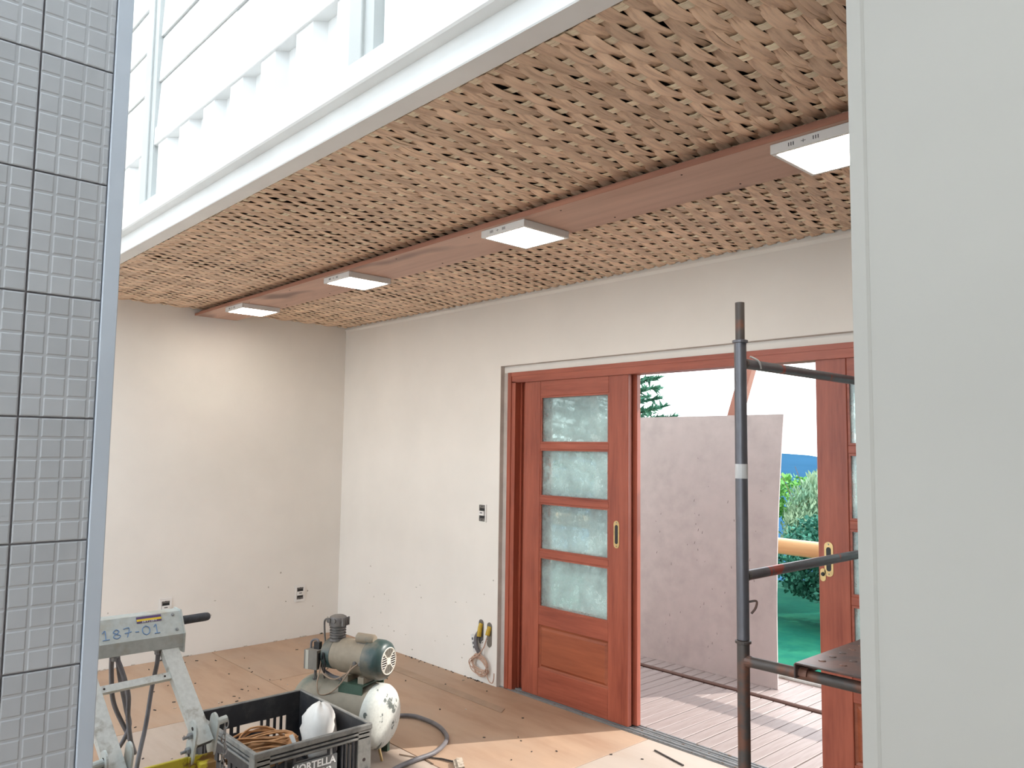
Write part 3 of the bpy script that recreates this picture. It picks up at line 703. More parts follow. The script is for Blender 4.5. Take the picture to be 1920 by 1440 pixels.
def raw_build(mb, name, m, parent):
    me = bpy.data.meshes.new(name); o = wloc(parent); me.from_pydata([(Vector(p)-o)[:] for p in mb.v], [], mb.f); me.materials.append(M[m])
    ob = bpy.data.objects.new(name, me); COL.objects.link(ob); ob.parent = parent; ob['kind'] = 'stuff'; return ob
def build_plants():
    rnd = random.Random(21)
    specs = [(0.0, 5.9, 'dense dark green shrub behind the pale sheet, seen through the left door glass'), (1.9, 6.0, 'dense dark green shrub showing right of the pale sheet'), (3.75, 6.2, 'dense dark green shrub behind the glass of the right door leaf')]
    for x, y, lab in specs:
        t = thing('shrub', (x, y, -0.52), lab, 'shrub', 'dark shrubs along the lawn')
        mb = MB()
        for k in range(7):
            a = k*0.9; leaves(mb, rnd, 1500, (x+0.45*cos(a)*(k > 0), y+0.35*sin(a)*(k > 0), 0.0+0.22*(k % 3)), (0.52, 0.5, 0.45), 0.060, 0.6)
        raw_build(mb, 'foliage', 'leaf_dark', t)
        st = MB()
        for k in range(5): st.tube([(x, y, -0.52), (x+0.3*cos(k*1.3), y+0.3*sin(k*1.3), 0.05)], [0.025, 0.012], 6)
        st.build('stem', 'bark', t)
    for x, y, h, lab in ((-1.2, 8.2, 1.25, 'feathery grey-green bush behind the pale sheet'), (0.9, 8.0, 1.45, 'tall feathery grey-green bush right of the pale sheet, above the dark shrub'), (2.9, 8.3, 1.3, 'feathery grey-green bush behind the right door leaf')):
        t = thing('feathery_bush', (x, y, -0.52), lab, 'bush', 'feathery bushes behind the shrubs')
        mb = MB()
        leaves(mb, rnd, 15000, (x, y, h*0.30), (0.85, 0.8, h*0.66), 0.085, 0.35, up=True)
        raw_build(mb, 'foliage', 'leaf_grey', t)
        st = MB()
        for k in range(9): st.tube([(x+0.08*cos(k), y+0.08*sin(k), -0.52), (x+rnd.uniform(-0.9, 0.9), y+rnd.uniform(-0.4, 0.4), h*rnd.uniform(0.6, 1.0))], [0.018, 0.004], 5)
        st.build('stem', 'bark', t)
    t = thing('leafy_bush', (0.2, 10.0, -0.8), 'bright green leafy bush rising just behind the feathery bushes', 'bush')
    mb = MB()
    for k in range(5): leaves(mb, rnd, 900, (-0.9+k*0.62, 10.0+0.2*sin(k*2), 0.55+0.1*cos(k*2.2)), (0.6, 0.5, 0.55), 0.10, 0.6)
    raw_build(mb, 'foliage', 'leaf_bright', t); MB().tube([(0.2, 10, -0.8), (0.2, 10, 0.5)], [0.05, 0.03], 6).build('stem', 'bark', t)
    # conifers
    for x, y, H, lab in ((-4.05, 8.6, 4.6, 'dark conifer whose branch tips show left above the pale sheet'), (-8.0, 9.2, 4.4, 'conifer seen blurred through the upper pane of the left door leaf')):
        t = thing('conifer', (x, y, -0.52), lab, 'tree', 'conifers beyond the deck')
        MB().tube([(x, y, -0.52), (x, y, H)], [0.14, 0.02], 8).build('trunk', 'bark', t)
        mb = MB(); br = MB()
        for k in range(130):
            z = 0.1+(H-0.2)*((k+0.5)/150); a = k*2.399; R = 1.75*(1-(z/H)**1.6)*rnd.uniform(0.75, 1.1)+0.1
            tip = Vector((x+R*cos(a), y+R*sin(a), z+0.1*R)); bs = Vector((x, y, z-0.1)); br.tube([bs, tip], [0.018, 0.004], 4)
            for q in range(95):
                tt = rnd.uniform(0.25, 1.02); p = bs.lerp(tip, tt)
                d = Vector((cos(a), sin(a), 0.35))+Vector((rnd.gauss(0, 0.7), rnd.gauss(0, 0.7), rnd.gauss(0, 0.5))); d.normalize()
                s = rnd.uniform(0.08, 0.20); sd_ = d.cross(Vector((rnd.gauss(0, 1), rnd.gauss(0, 1), rnd.gauss(0, 1)))).normalized()*s*0.21
                mb.add([p-sd_, p+sd_, p+d*s], [(0, 1, 2)])
        raw_build(mb, 'foliage', 'conifer', t); br.build('branch', 'bark', t)
build_plants()

# ------------------------------------------------------------------ scaffold
def build_scaffold():
    r = 0.0215; zb = 0.995; zt = 2.045
    P = {'a': (4.79, -1.22), 'b': (4.79, -0.22), 'c': (5.79, -0.22), 'd': (5.79, -1.22)}
    def frame(p, q, z0, z1, rungs, label, m, extra=None):
        (xa, ya), (xb, yb) = P[p], P[q]
        t = thing('scaffolding', (xa, ya, z0), label, 'scaffold', 'stacked scaffold frames')
        for (x, y) in (P[p], P[q]):
            po = MB().tube([(x, y, z0), (x, y, z1)], r, 20).build('post', m, t, smooth=40)
            MB().lathe((x, y, z1-0.012), (0, 0, 1), [(0, r+0.0005), (0.002, r+0.006), (0.010, r+0.006), (0.012, r+0.0005)], 20).build('collar', m, po)
            if z1 > 1.5: MB().lathe((x, y, z1-0.05), (0, 0, 1), [(0, 0.0165), (0.185, 0.0165), (0.186, 0.013), (0.11, 0.0125)], 18).build('spigot', 'scaf2', po, smooth=40)
        d = Vector((xb-xa, yb-ya, 0)).normalized()
        for k, z in enumerate(rungs):
            a = Vector((xa, ya, z))+d*(r-0.004); b = Vector((xb, yb, z))-d*(r-0.004)
            pts = [a.lerp(b, s/12) for s in range(13)]
            MB().tube(pts, 0.0185, 14).build('rung', 'scaf2' if m == 'scaf2' else 'scaf', t, smooth=40)
            MB().lathe(a-d*0.004, d, [(0, 0.0215), (0.012, 0.0205), (0.020, 0.0186)], 14).build('weld', 'scaf2', t)
        return t
    t1 = frame('a', 'd', 0.003, zb-0.001, (0.925, 0.40), 'rusty lower scaffold frame whose tube carries the steel plank end', 'scaf2')
    t2 = frame('b', 'c', 0.003, zb-0.001, (0.925, 0.40), 'lower scaffold frame nearer the doors, behind the foreground wall', 'scaf2')
    t3 = frame('a', 'b', zb+0.001, zt, (1.962, 1.212), 'dark upper scaffold frame with a tall paint-chipped post and two rungs', 'scaf')
    x, y = P['a']
    MB().lathe((x, y, 1.552), (0, 0, 1), [(0, r+0.0009), (0.051, r+0.0009)], 20).build('tape_band', 'tape', t3)
    hk = smoothpath([(x+0.016, y+0.014, 1.125), (x+0.036, y+0.028, 1.128), (x+0.034, y+0.026, 1.105), (x+0.022, y+0.018, 1.085)], 5); MB().tube(hk, 0.004, 6).build('hook', 'scaf2', t3)
    rg = MB().tube(smoothpath([(x+0.004, y+0.06, 1.99), (x+0.02, y+0.09, 1.975), (x+0.015, y+0.115, 1.950)], 5), [0.004]*11, 6).build('wire_tie', 'tape', t3)
    # steel plank across the two lower frames
    p = thing('scaffold_plank', (5.02, -1.22, 0.95), 'rusty perforated steel scaffold plank resting on the lower frames', 'plank')
    x0, x1, y0, y1, z = 5.000, 5.38, -1.262, -0.178, 0.968
    MB().bbox(x0, x1, y0, y1, z-0.006, z, 0.002).build('deck_plate', 'scaf_plank', p)
    for xx in (x0, x1): MB().bbox(xx-0.003, xx+0.003, y0, y1, z-0.05, z-0.004, 0.001).build('side_flange', 'scaf_plank', p)
    for yy in (-1.22, -0.22):
        for xx in (5.008, 5.372):
            hk = []
            for k in range(9):
                a = pi*k/8; hk.append((xx, yy+0.0245*cos(a), 0.925+0.0245*sin(a)))
            hm = MB()
            o = [(xx-0.022, yy+0.0205*cos(pi*k/8), 0.925+0.0205*sin(pi*k/8)) for k in range(9)]
            q = [(xx-0.022, yy+0.027*cos(pi*k/8), 0.925+0.027*sin(pi*k/8)) for k in range(9)]
            n = 9; v = o+q+[(a+0.044, b, c) for a, b, c in o]+[(a+0.044, b, c) for a, b, c in q]; fs = []
            for k in range(8): fs += [(k, k+1, n+k+1, n+k), (2*n+k, 3*n+k, 3*n+k+1, 2*n+k+1), (k, 2*n+k, 2*n+k+1, k+1), (n+k, n+k+1, 3*n+k+1, 3*n+k)]
            fs += [(0, n, 3*n, 2*n), (8, 2*n+8, 3*n+8, n+8)]
            hm.add(v, fs).build('hook_clamp', 'scaf2', p)
    for i in range(5):
        for j in range(13):
            MB().lathe((x0+0.05+i*0.07, y0+0.09+j*0.075, z-0.001), (0, 0, 1), [(0, 0.014), (0.003, 0.011), (0.0035, 0.006)], 8).build('tread_stud', 'scaf_plank', p)
build_scaffold()

# ------------------------------------------------------------------ compressor
def build_compressor():
    O = Vector((2.690, -1.300, 0)); u = Vector((0.92, 0.39, 0)).normalized(); v = Vector((u.y, -u.x, 0)); w = Vector((0, 0, 1))
    L = lambda a, b, c: O+u*a+v*b+w*c
    t = thing('air_compressor', L(-0.25, 0, 0), 'dusty green air compressor with a pale chipped tank end on the floor', 'compressor')
    R = 0.163; zc = 0.222
    prof = [(-0.53, R*0.2), (-0.52, R*0.62), (-0.50, R*0.86), (-0.475, R*0.97), (-0.45, R), (-0.035, R)]
    MB().lathe(L(0, 0, zc), u, prof, 40).build('tank', 'tank', t, smooth=50)
    MB().lathe(L(0, 0, zc), u, [(-0.036, R+0.0012), (-0.006, R+0.0012), (0.012, R*0.95), (0.030, R*0.82), (0.043, R*0.60), (0.050, R*0.3), (0.052, R*0.05)], 40).build('tank_end', 'tank_end', t, smooth=50)
    for a in (-0.42, -0.05):
        for b in (-0.12, 0.12):
            MB().obox(L(a, b, 0.06), u, v, w, 0.018, 0.012, 0.06).build('foot', 'bracket', t)
    MB().tube([L(0.0, 0.02, 0.066), L(0.012, 0.02, 0.03), L(0.02, 0.02, 0.004)], 0.007, 8).build('drain_valve', 'brass', t)
    # motor saddle
    sd_ = MB(); sd_.obox(L(-0.135, 0.0, 0.392), u, v, w, 0.075, 0.10, 0.004); sd_.obox(L(-0.135, 0.10, 0.352), u, v, w, 0.075, 0.0035, 0.042); sd_.obox(L(-0.135, -0.10, 0.352), u, v, w, 0.075, 0.0035, 0.042)
    sd_.build('saddle_bracket', 'bracket', t)
    for a in (-0.19, -0.09): MB().obox(L(a, 0.0, 0.412), u, v, w, 0.018, 0.075, 0.017).build('motor_foot', 'motor', t)
    zm = 0.512
    MB().lathe(L(0, 0, zm), u, [(-0.37, 0.03), (-0.365, 0.066), (-0.35, 0.078), (-0.262, 0.080), (-0.258, 0.088), (-0.25, 0.090), (-0.07, 0.090)], 32).build('motor_body', 'motor', t, smooth=40)
    MB().lathe(L(0, 0, zm), u, [(-0.352, 0.0795), (-0.30, 0.0805)], 32).build('crankcase_band', 'cowl', t, smooth=40)
    MB().lathe(L(0, 0, zm), u, [(-0.085, 0.094), (-0.08, 0.104), (-0.01, 0.104), (0.012, 0.098), (0.028, 0.080), (0.031, 0.070), (0.029, 0.0665)], 36).build('fan_cowl', 'cowl', t, smooth=40)
    g = MB(); rr = 0.068; c0 = L(0.0325, 0, zm)
    ring = [c0+(v*cos(2*pi*k/32)+w*sin(2*pi*k/32))*rr for k in range(32)]; g.tube(ring, 0.0035, 6, closed=True)
    for q in (0, 1, 2, 3):
        d1 = v*cos(q*pi/2)+w*sin(q*pi/2); d2 = w*cos(q*pi/2)-v*sin(q*pi/2)
        for k in range(-3, 4):
            o_ = k*0.0118
            r0 = max(0.018, abs(o_)+0.004); r1 = sqrt(max(0, rr*rr-o_*o_))
            if r1 > r0: g.tube([c0+d1*r0+d2*o_, c0+d1*r1+d2*o_], 0.0021, 4)
        dd = (d1+d2).normalized(); g.obox(c0+dd*0.038, dd, u, dd.cross(u), 0.030, 0.0022, 0.0028)
    g.lathe(c0-u*0.002, u, [(0, 0.019), (0.004, 0.019)], 16)
    g.build('fan_grille', 'grille', t)
    MB().lathe(L(0.0292, 0, zm), u, [(0, 0.066), (0.0008, 0.066)], 24).build('fan_opening', 'dark', t)
    # capacitor
    MB().lathe(L(-0.155, 0.02, 0.617), u, [(0, 0.022), (0.004, 0.027), (0.105, 0.027), (0.112, 0.022)], 20).build('capacitor', 'motor', t, smooth=40)
    MB().obox(L(-0.10, 0.02, 0.594), u, v, w, 0.045, 0.018, 0.012).build('capacitor_clip', 'castal', t)
    # pump
    cx = -0.30
    pm = MB(); pm.lathe(L(cx, 0.0, 0.585), w, [(0, 0.046), (0.012, 0.046), (0.014, 0.034), (0.075, 0.034)], 20)
    pb = pm.build('pump_cylinder', 'castal', t, smooth=40)
    for k in range(4): MB().lathe(L(cx, 0, 0.607+k*0.0145), w, [(0, 0.045), (0.0045, 0.045)], 24).build('cooling_fin', 'castal', pb)
    hd = MB(); hd.lathe(L(cx, 0, 0.664), w, [(0, 0.049), (0.010, 0.050), (0.034, 0.050), (0.048, 0.044), (0.055, 0.030), (0.056, 0.01)], 20)
    hd = hd.build('pump_head', 'castal', t, smooth=40)
    for k in range(5): MB().obox(L(cx+0.052, -0.008+0.014*(k-1.2), 0.690), u, v, w, 0.004, 0.003, 0.022).build('head_fin', 'castal', hd)
    for a, b in ((-0.028, 0.048), (0.006, 0.050)): MB().lathe(L(cx+a, b*0.9, 0.695), v, [(0, 0.013), (0.008, 0.013), (0.0085, 0.008)], 12).build('port', 'castal', hd)
    MB().tube(smoothpath([L(cx-0.03, 0.045, 0.705), L(cx-0.06, 0.04, 0.69), L(cx-0.066, 0.03, 0.62), L(cx-0.06, 0.03, 0.55), L(cx-0.05, 0.06, 0.45), L(cx-0.05, 0.04, 0.385)], 6), 0.005, 8).build('delivery_pipe', 'castal', t, smooth=40)
    # pressure switch
    sx = -0.405
    MB().tube([L(sx, 0.05, 0.36), L(sx, 0.05, 0.45)], 0.008, 8).build('switch_stem', 'castal', t)
    MB().lathe(L(sx, 0.05, 0.372), w, [(0, 0.014), (0.012, 0.014), (0.014, 0.010), (0.022, 0.010)], 6).build('switch_nut', 'castal', t)
    sw = MB(); sw.obox(L(sx, 0.055, 0.488), u, v, w, 0.043, 0.042, 0.050); sw = sw.build('switch_box', 'switch_grey', t)
    MB().obox(L(sx-0.022, 0.0975, 0.488), u, v, w, 0.010, 0.001, 0.0505).build('switch_strip', 'switch_strip', sw)
    MB().obox(L(sx+0.0435, 0.055, 0.485), u, v, w, 0.001, 0.032, 0.04).build('switch_side', 'black', sw)
    MB().tube(smoothpath([L(sx-0.035, 0.05, 0.536), L(sx-0.03, 0.05, 0.575), L(sx+0.01, 0.05, 0.585), L(sx+0.025, 0.05, 0.54)], 6), 0.006, 8).build('switch_lever', 'cable', sw)
    MB().obox(L(sx+0.012, 0.05, 0.556), u, v, w, 0.018, 0.012, 0.02).build('switch_knob', 'black', sw)
    # wires
    def wire(pts, r, m): MB().tube(smoothpath([L(*p) for p in pts], 7), r, 6).build('wire', m, t, smooth=50)
    wire([(sx+0.044, 0.06, 0.49), (sx+0.058, 0.09, 0.43), (sx+0.06, 0.11, 0.37), (sx+0.09, 0.125, 0.325), (sx+0.16, 0.12, 0.345), (sx+0.22, 0.115, 0.40), (sx+0.27, 0.105, 0.47), (-0.10, 0.094, 0.50)], 0.0038, 'copper')
    wire([(sx+0.044, 0.06, 0.48), (sx+0.065, 0.08, 0.50), (sx+0.075, 0.085, 0.53), (sx+0.085, 0.08, 0.47), (sx+0.075, 0.075, 0.42), (sx+0.06, 0.07, 0.44)], 0.0042, 'cable_blk')
    wire([(sx+0.044, 0.07, 0.46), (sx+0.09, 0.09, 0.42), (sx+0.16, 0.09, 0.405), (sx+0.25, 0.097, 0.455), (-0.14, 0.094, 0.49)], 0.0035, 'copper')
    wire([(sx+0.03, 0.02, 0.42), (sx+0.10, 0.03, 0.40), (sx+0.18, 0.05, 0.397)], 0.009, 'cable')
    for a in (-0.085, -0.12): MB().lathe(L(a, 0.086, 0.502), v, [(0, 0.011), (0.010, 0.011), (0.012, 0.007)], 12).build('terminal', 'castal', t)
    # hose from compressor
    hs = [(2.147, -0.998, 0.016), (2.259, -0.823, 0.016), (2.375, -0.788, 0.016), (2.524, -0.794, 0.016), (2.676, -0.852, 0.016), (2.769, -0.940, 0.016), (2.832, -1.064, 0.016), (2.842, -1.183, 0.016), (2.864, -1.315, 0.016), (2.919, -1.448, 0.016)]
    h = thing('air_hose', (2.7, -0.9, 0), 'grey rubber air hose curling over the floor beside the tank', 'hose')
    MB().tube(smoothpath(hs, 10), 0.0125, 10).build('hose', 'cable', h, smooth=50)
    h2 = thing('thin_wire', (2.85, -1.15, 0), 'thin brown wire lying straight across the sunlit floor', 'wire')
    MB().tube([(2.70, -1.19, 0.004), (2.84, -1.12, 0.004), (2.92, -1.13, 0.004)], 0.003, 6).build('wire', 'copper', h2)
build_compressor()

# ------------------------------------------------------------------ crate and contents
def wall_with_holes(mb, o, eu, ev, en, W, H, T, holes):
    """slab W x H (directions eu, ev), thickness T along en, minus rectangular holes (u0,u1,v0,v1)"""
    us = sorted(set([0, W]+[h[0] for h in holes]+[h[1] for h in holes])); vs_ = sorted(set([0, H]+[h[2] for h in holes]+[h[3] for h in holes]))
    o, eu, ev, en = Vector(o), Vector(eu), Vector(ev), Vector(en)
    for a, b in zip(us[:-1], us[1:]):
        run = None
        for c, d in list(zip(vs_[:-1], vs_[1:]))+[(None, None)]:
            solid = c is not None and not any(h[0]-1e-6 <= a and b <= h[1]+1e-6 and h[2]-1e-6 <= c and d <= h[3]+1e-6 for h in holes)
            if solid: run = (run[0], d) if run else (c, d)
            elif run:
                cc = o+eu*(a+b)/2+ev*(run[0]+run[1])/2+en*(T/2); mb.obox(cc, eu, ev, en, (b-a)/2, (run[1]-run[0])/2, T/2); run = None
def build_crate():
    x0, x1, y0, y1, H = 2.41, 3.075, -2.18, -1.628, 0.356
    t = thing('plastic_crate', (x0, y0, 0), 'black slotted plastic harvest crate with a dusty grey rim and white lettering', 'crate')
    T = 0.008
    def slots(W):
        hs = []
        for cx in (0.22, 0.78):
            for k in (-1, 0, 1): hs.append((W*cx+k*0.035-0.011, W*cx+k*0.035+0.011, 0.10, 0.245))
            for k in (-1, 0, 1): hs.append((W*cx+k*0.035-0.011, W*cx+k*0.035+0.011, 0.025, 0.085))
        for s in (-1, 1): hs.append((W*0.5+s*W*0.145-0.010, W*0.5+s*W*0.145+0.010, 0.215, 0.245))
        hs.append((W*0.5-0.055, W*0.5+0.055, 0.205, 0.247))
        return hs
    for o, eu, en, W in (((x0, y0, 0.004), (1, 0, 0), (0, 1, 0), x1-x0), ((x0, y1, 0.004), (1, 0, 0), (0, -1, 0), x1-x0), ((x0, y0+T, 0.004), (0, 1, 0), (1, 0, 0), y1-y0-2*T)):
        mb = MB(); wall_with_holes(mb, o, eu, (0, 0, 1), en, W, H-0.004, T, slots(W)); mb.build('side_wall', 'crate', t)
    W = y1-y0-2*T   # front (towards +x): label plate, wide slots
    hs = []
    for k in range(3): hs.append((W*0.70+k*0.036, W*0.70+k*0.036+0.027, 0.03, 0.290)); hs.append((0.055+k*0.04, 0.055+k*0.04+0.029, 0.03, 0.290))
    hs.append((W*0.33, W*0.62, 0.270, 0.290)); hs.append((W*0.64, W*0.67, 0.240, 0.290))
    mb = MB(); wall_with_holes(mb, (x1-T, y0+T, 0.004), (0, 1, 0), (0, 0, 1), (1, 0, 0), W, H-0.004, T, hs); mb.build('front_wall', 'crate', t)
    MB().box(x0+T, x1-T, y0+T, y1-T, 0.004, 0.012).build('bottom', 'crate', t)
    # rim
    e = 0.013
    rim = MB(); rim.bbox(x0-e, x1+e, y0-e, y0+0.006, H-0.020, H+0.004, 0.003); rim.bbox(x0-e, x1+e, y1-0.006, y1+e, H-0.020, H+0.004, 0.003)
    rim.bbox(x0-e, x0+0.006, y0, y1, H-0.020, H+0.004, 0.003); rim.bbox(x1-0.006, x1+e, y0, y1, H-0.020, H+0.004, 0.003)
    rim.build('rim', 'crate_grey', t)
    ribs = MB()
    for z in (H-0.038, H-0.058): ribs.bbox(x1-0.002, x1+0.009, y0, y1, z, z+0.010, 0.002); ribs.bbox(x0, x1, y0-0.009, y0+0.002, z, z+0.010, 0.002); ribs.bbox(x0, x1, y1-0.002, y1+0.009, z, z+0.010, 0.002)
    ribs.build('rib', 'crate_grey', t)
    for yy, s in ((y0, 1), (y1, -1)):
        for xx, q in ((x0, 1), (x1, -1)):
            c = MB(); c.bbox(min(xx-q*0.009, xx+q*0.004), max(xx-q*0.009, xx+q*0.004), min(yy-s*0.009, yy+s*0.062), max(yy-s*0.009, yy+s*0.062), 0.002, H-0.002, 0.002)
            c.bbox(min(xx-q*0.008, xx+q*0.045), max(xx-q*0.008, xx+q*0.045), min(yy-s*0.0095, yy+s*0.004), max(yy-s*0.0095, yy+s*0.004), 0.002, H-0.002, 0.002)
            cp = c.build('corner_post', 'crate_grey', t)
            if xx == x1:
                for k in range(6): MB().box(x1+0.0085, x1+0.0105, yy+s*(0.006+k*0.008)-0.0018, yy+s*(0.006+k*0.008)+0.0018, 0.10, 0.17).build('grip_rib', 'crate_label', cp)
                MB().lathe((x1+0.009, yy+s*0.028, 0.205), (1, 0, 0), [(0, 0.008), (0.0008, 0.008)], 12).build('peg_hole', 'dark', cp)
    pl = MB().bbox(x1-0.001, x1+0.006, y0+0.175, y0+0.385, 0.06, 0.268, 0.002).build('label_plate', 'crate_label', t)
    text_mb('HORTELLA', 0.043, 0.0006, (x1+0.0068, y0+0.270, 0.233), (0, 1, 0), (0, 0, 1), bold=0.0012).build('lettering', 'white_print', pl)
    text_mb('P43.', 0.032, 0.0006, (x1+0.0068, y0+0.335, 0.199), (0, 1, 0), (0, 0, 1), bold=0.001).build('lettering', 'white_print', pl)
    # rubble inside so things rest above the bottom: folded black sacks
    sk = thing('black_sack', (2.74, -1.9, 0.012), 'crumpled black sack filling the bottom of the crate', 'sack')
    rn = random.Random(4); mb = MB(); N = 14; v = []
    for j in range(N+1):
        for i in range(N+1):
            a, b = i/N, j/N; edge = min(a, 1-a, b, 1-b)
            v.append((x0+0.02+(x1-x0-0.04)*a, y0+0.02+(y1-y0-0.04)*b, 0.016+(0.10+0.02*rn.random())*min(1, edge*5)))
    f = [(j*(N+1)+i, j*(N+1)+i+1, (j+1)*(N+1)+i+1, (j+1)*(N+1)+i) for j in range(N) for i in range(N)]
    mb.add(v, f).build('sack', 'crate', sk, smooth=60)
    # cable coil
    cc = thing('cable_coil', (2.70, -1.97, 0.15), 'bundled coil of thin tan cable lying in the crate', 'cable')
    mb = MB(); ax = Vector((0.35, 0.94, 0)).normalized(); bx = Vector((0.94, -0.35, 0))
    for k in range(40):
        A = 0.145+rn.uniform(-0.03, 0.018); B = 0.075+rn.uniform(-0.035, 0.025); cz = 0.175+rn.uniform(-0.03, 0.03); tl = rn.uniform(-0.7, 0.9); ph = rn.uniform(0, 6); pts = []
        for q in range(22):
            a = 2*pi*q/22; p = Vector((2.70, -1.97, cz+0.045))+ax*(A*cos(a)+rn.uniform(-0.003, 0.003))+bx*(B*sin(a)*cos(tl))+Vector((0, 0, 1))*(B*sin(a)*sin(tl)+0.012*sin(2*a+ph))
            p.z = max(p.z, 0.152); pts.append(p)
        mb.tube(pts, 0.0048, 6, closed=True)
    mb.build('loops', 'orange_cable', cc, smooth=60)
    wr = MB()
    for k in range(7):
        c = Vector((2.70, -1.97, 0.215))+ax*(0.105+0.006*k)
        wr.tube([c+bx*(0.062*cos(2*pi*q/14))+Vector((0, 0, 0.055*sin(2*pi*q/14))) for q in range(14)], 0.0045, 6, closed=True)
    wr.build('binding_turns', 'orange_cable', cc, smooth=60)
    # white bag / container
    bg = thing('plastic_bag', (2.79, -1.725, 0.15), 'crumpled white translucent plastic bag standing in the crate', 'bag')
    mb = MB(); pr = []; N = 22; rings = [(0.115, 0.060), (0.15, 0.078), (0.20, 0.084), (0.25, 0.082), (0.295, 0.074), (0.33, 0.060), (0.352, 0.044), (0.364, 0.022), (0.366, 0.004)]; v = []
    for (z, r) in rings:
        for k in range(N):
            a = 2*pi*k/N; q = r*(1+0.10*sin(3*a+z*30)+0.06*sin(7*a+z*60)); v.append((2.79+q*1.2*cos(a)+0.03*(z-0.2), -1.725+q*0.95*sin(a), z+0.035+0.008*sin(5*a)*(z > 0.2)))
    f = [(i*N+k, i*N+(k+1) % N, (i+1)*N+(k+1) % N, (i+1)*N+k) for i in range(len(rings)-1) for k in range(N)]+[tuple(range(N)), tuple((len(rings)-1)*N+k for k in range(N))]
    mb.add(v, f).build('bag', 'bag', bg, smooth=75)
    pk = MB()
    for k in range(9): a = 1.2+k*0.12; 
    # screwdriver-like tool with yellow handle end
    tl = thing('hand_tool', (2.9, -1.85, 0.2), 'black tool with a yellow tipped handle sticking out of the crate', 'tool')
    MB().tube([(2.845, -1.89, 0.235), (2.925, -1.825, 0.275)], 0.010, 10).build('handle', 'cable_blk', tl); MB().lathe((2.925, -1.825, 0.275), (0.08, 0.065, 0.04), [(0, 0.012), (0.012, 0.017), (0.04, 0.017), (0.052, 0.011)], 14).build('handle_end', 'tool_yellow', tl, smooth=40)
    MB().tube([(2.845, -1.89, 0.235), (2.80, -1.92, 0.19)], 0.004, 6).build('shaft', 'bolt', tl)
    bl = thing('steel_blade', (2.88, -1.9, 0.22), 'bright narrow steel blade between the coil and the yellow tipped tool', 'tool')
    MB().prism([(2.855, -1.918, 0.31), (2.866, -1.909, 0.315), (2.905, -1.885, 0.235), (2.895, -1.893, 0.23)], (0.004, 0.003, 0.004)).build('blade', 'outlet_white', bl)
build_crate()

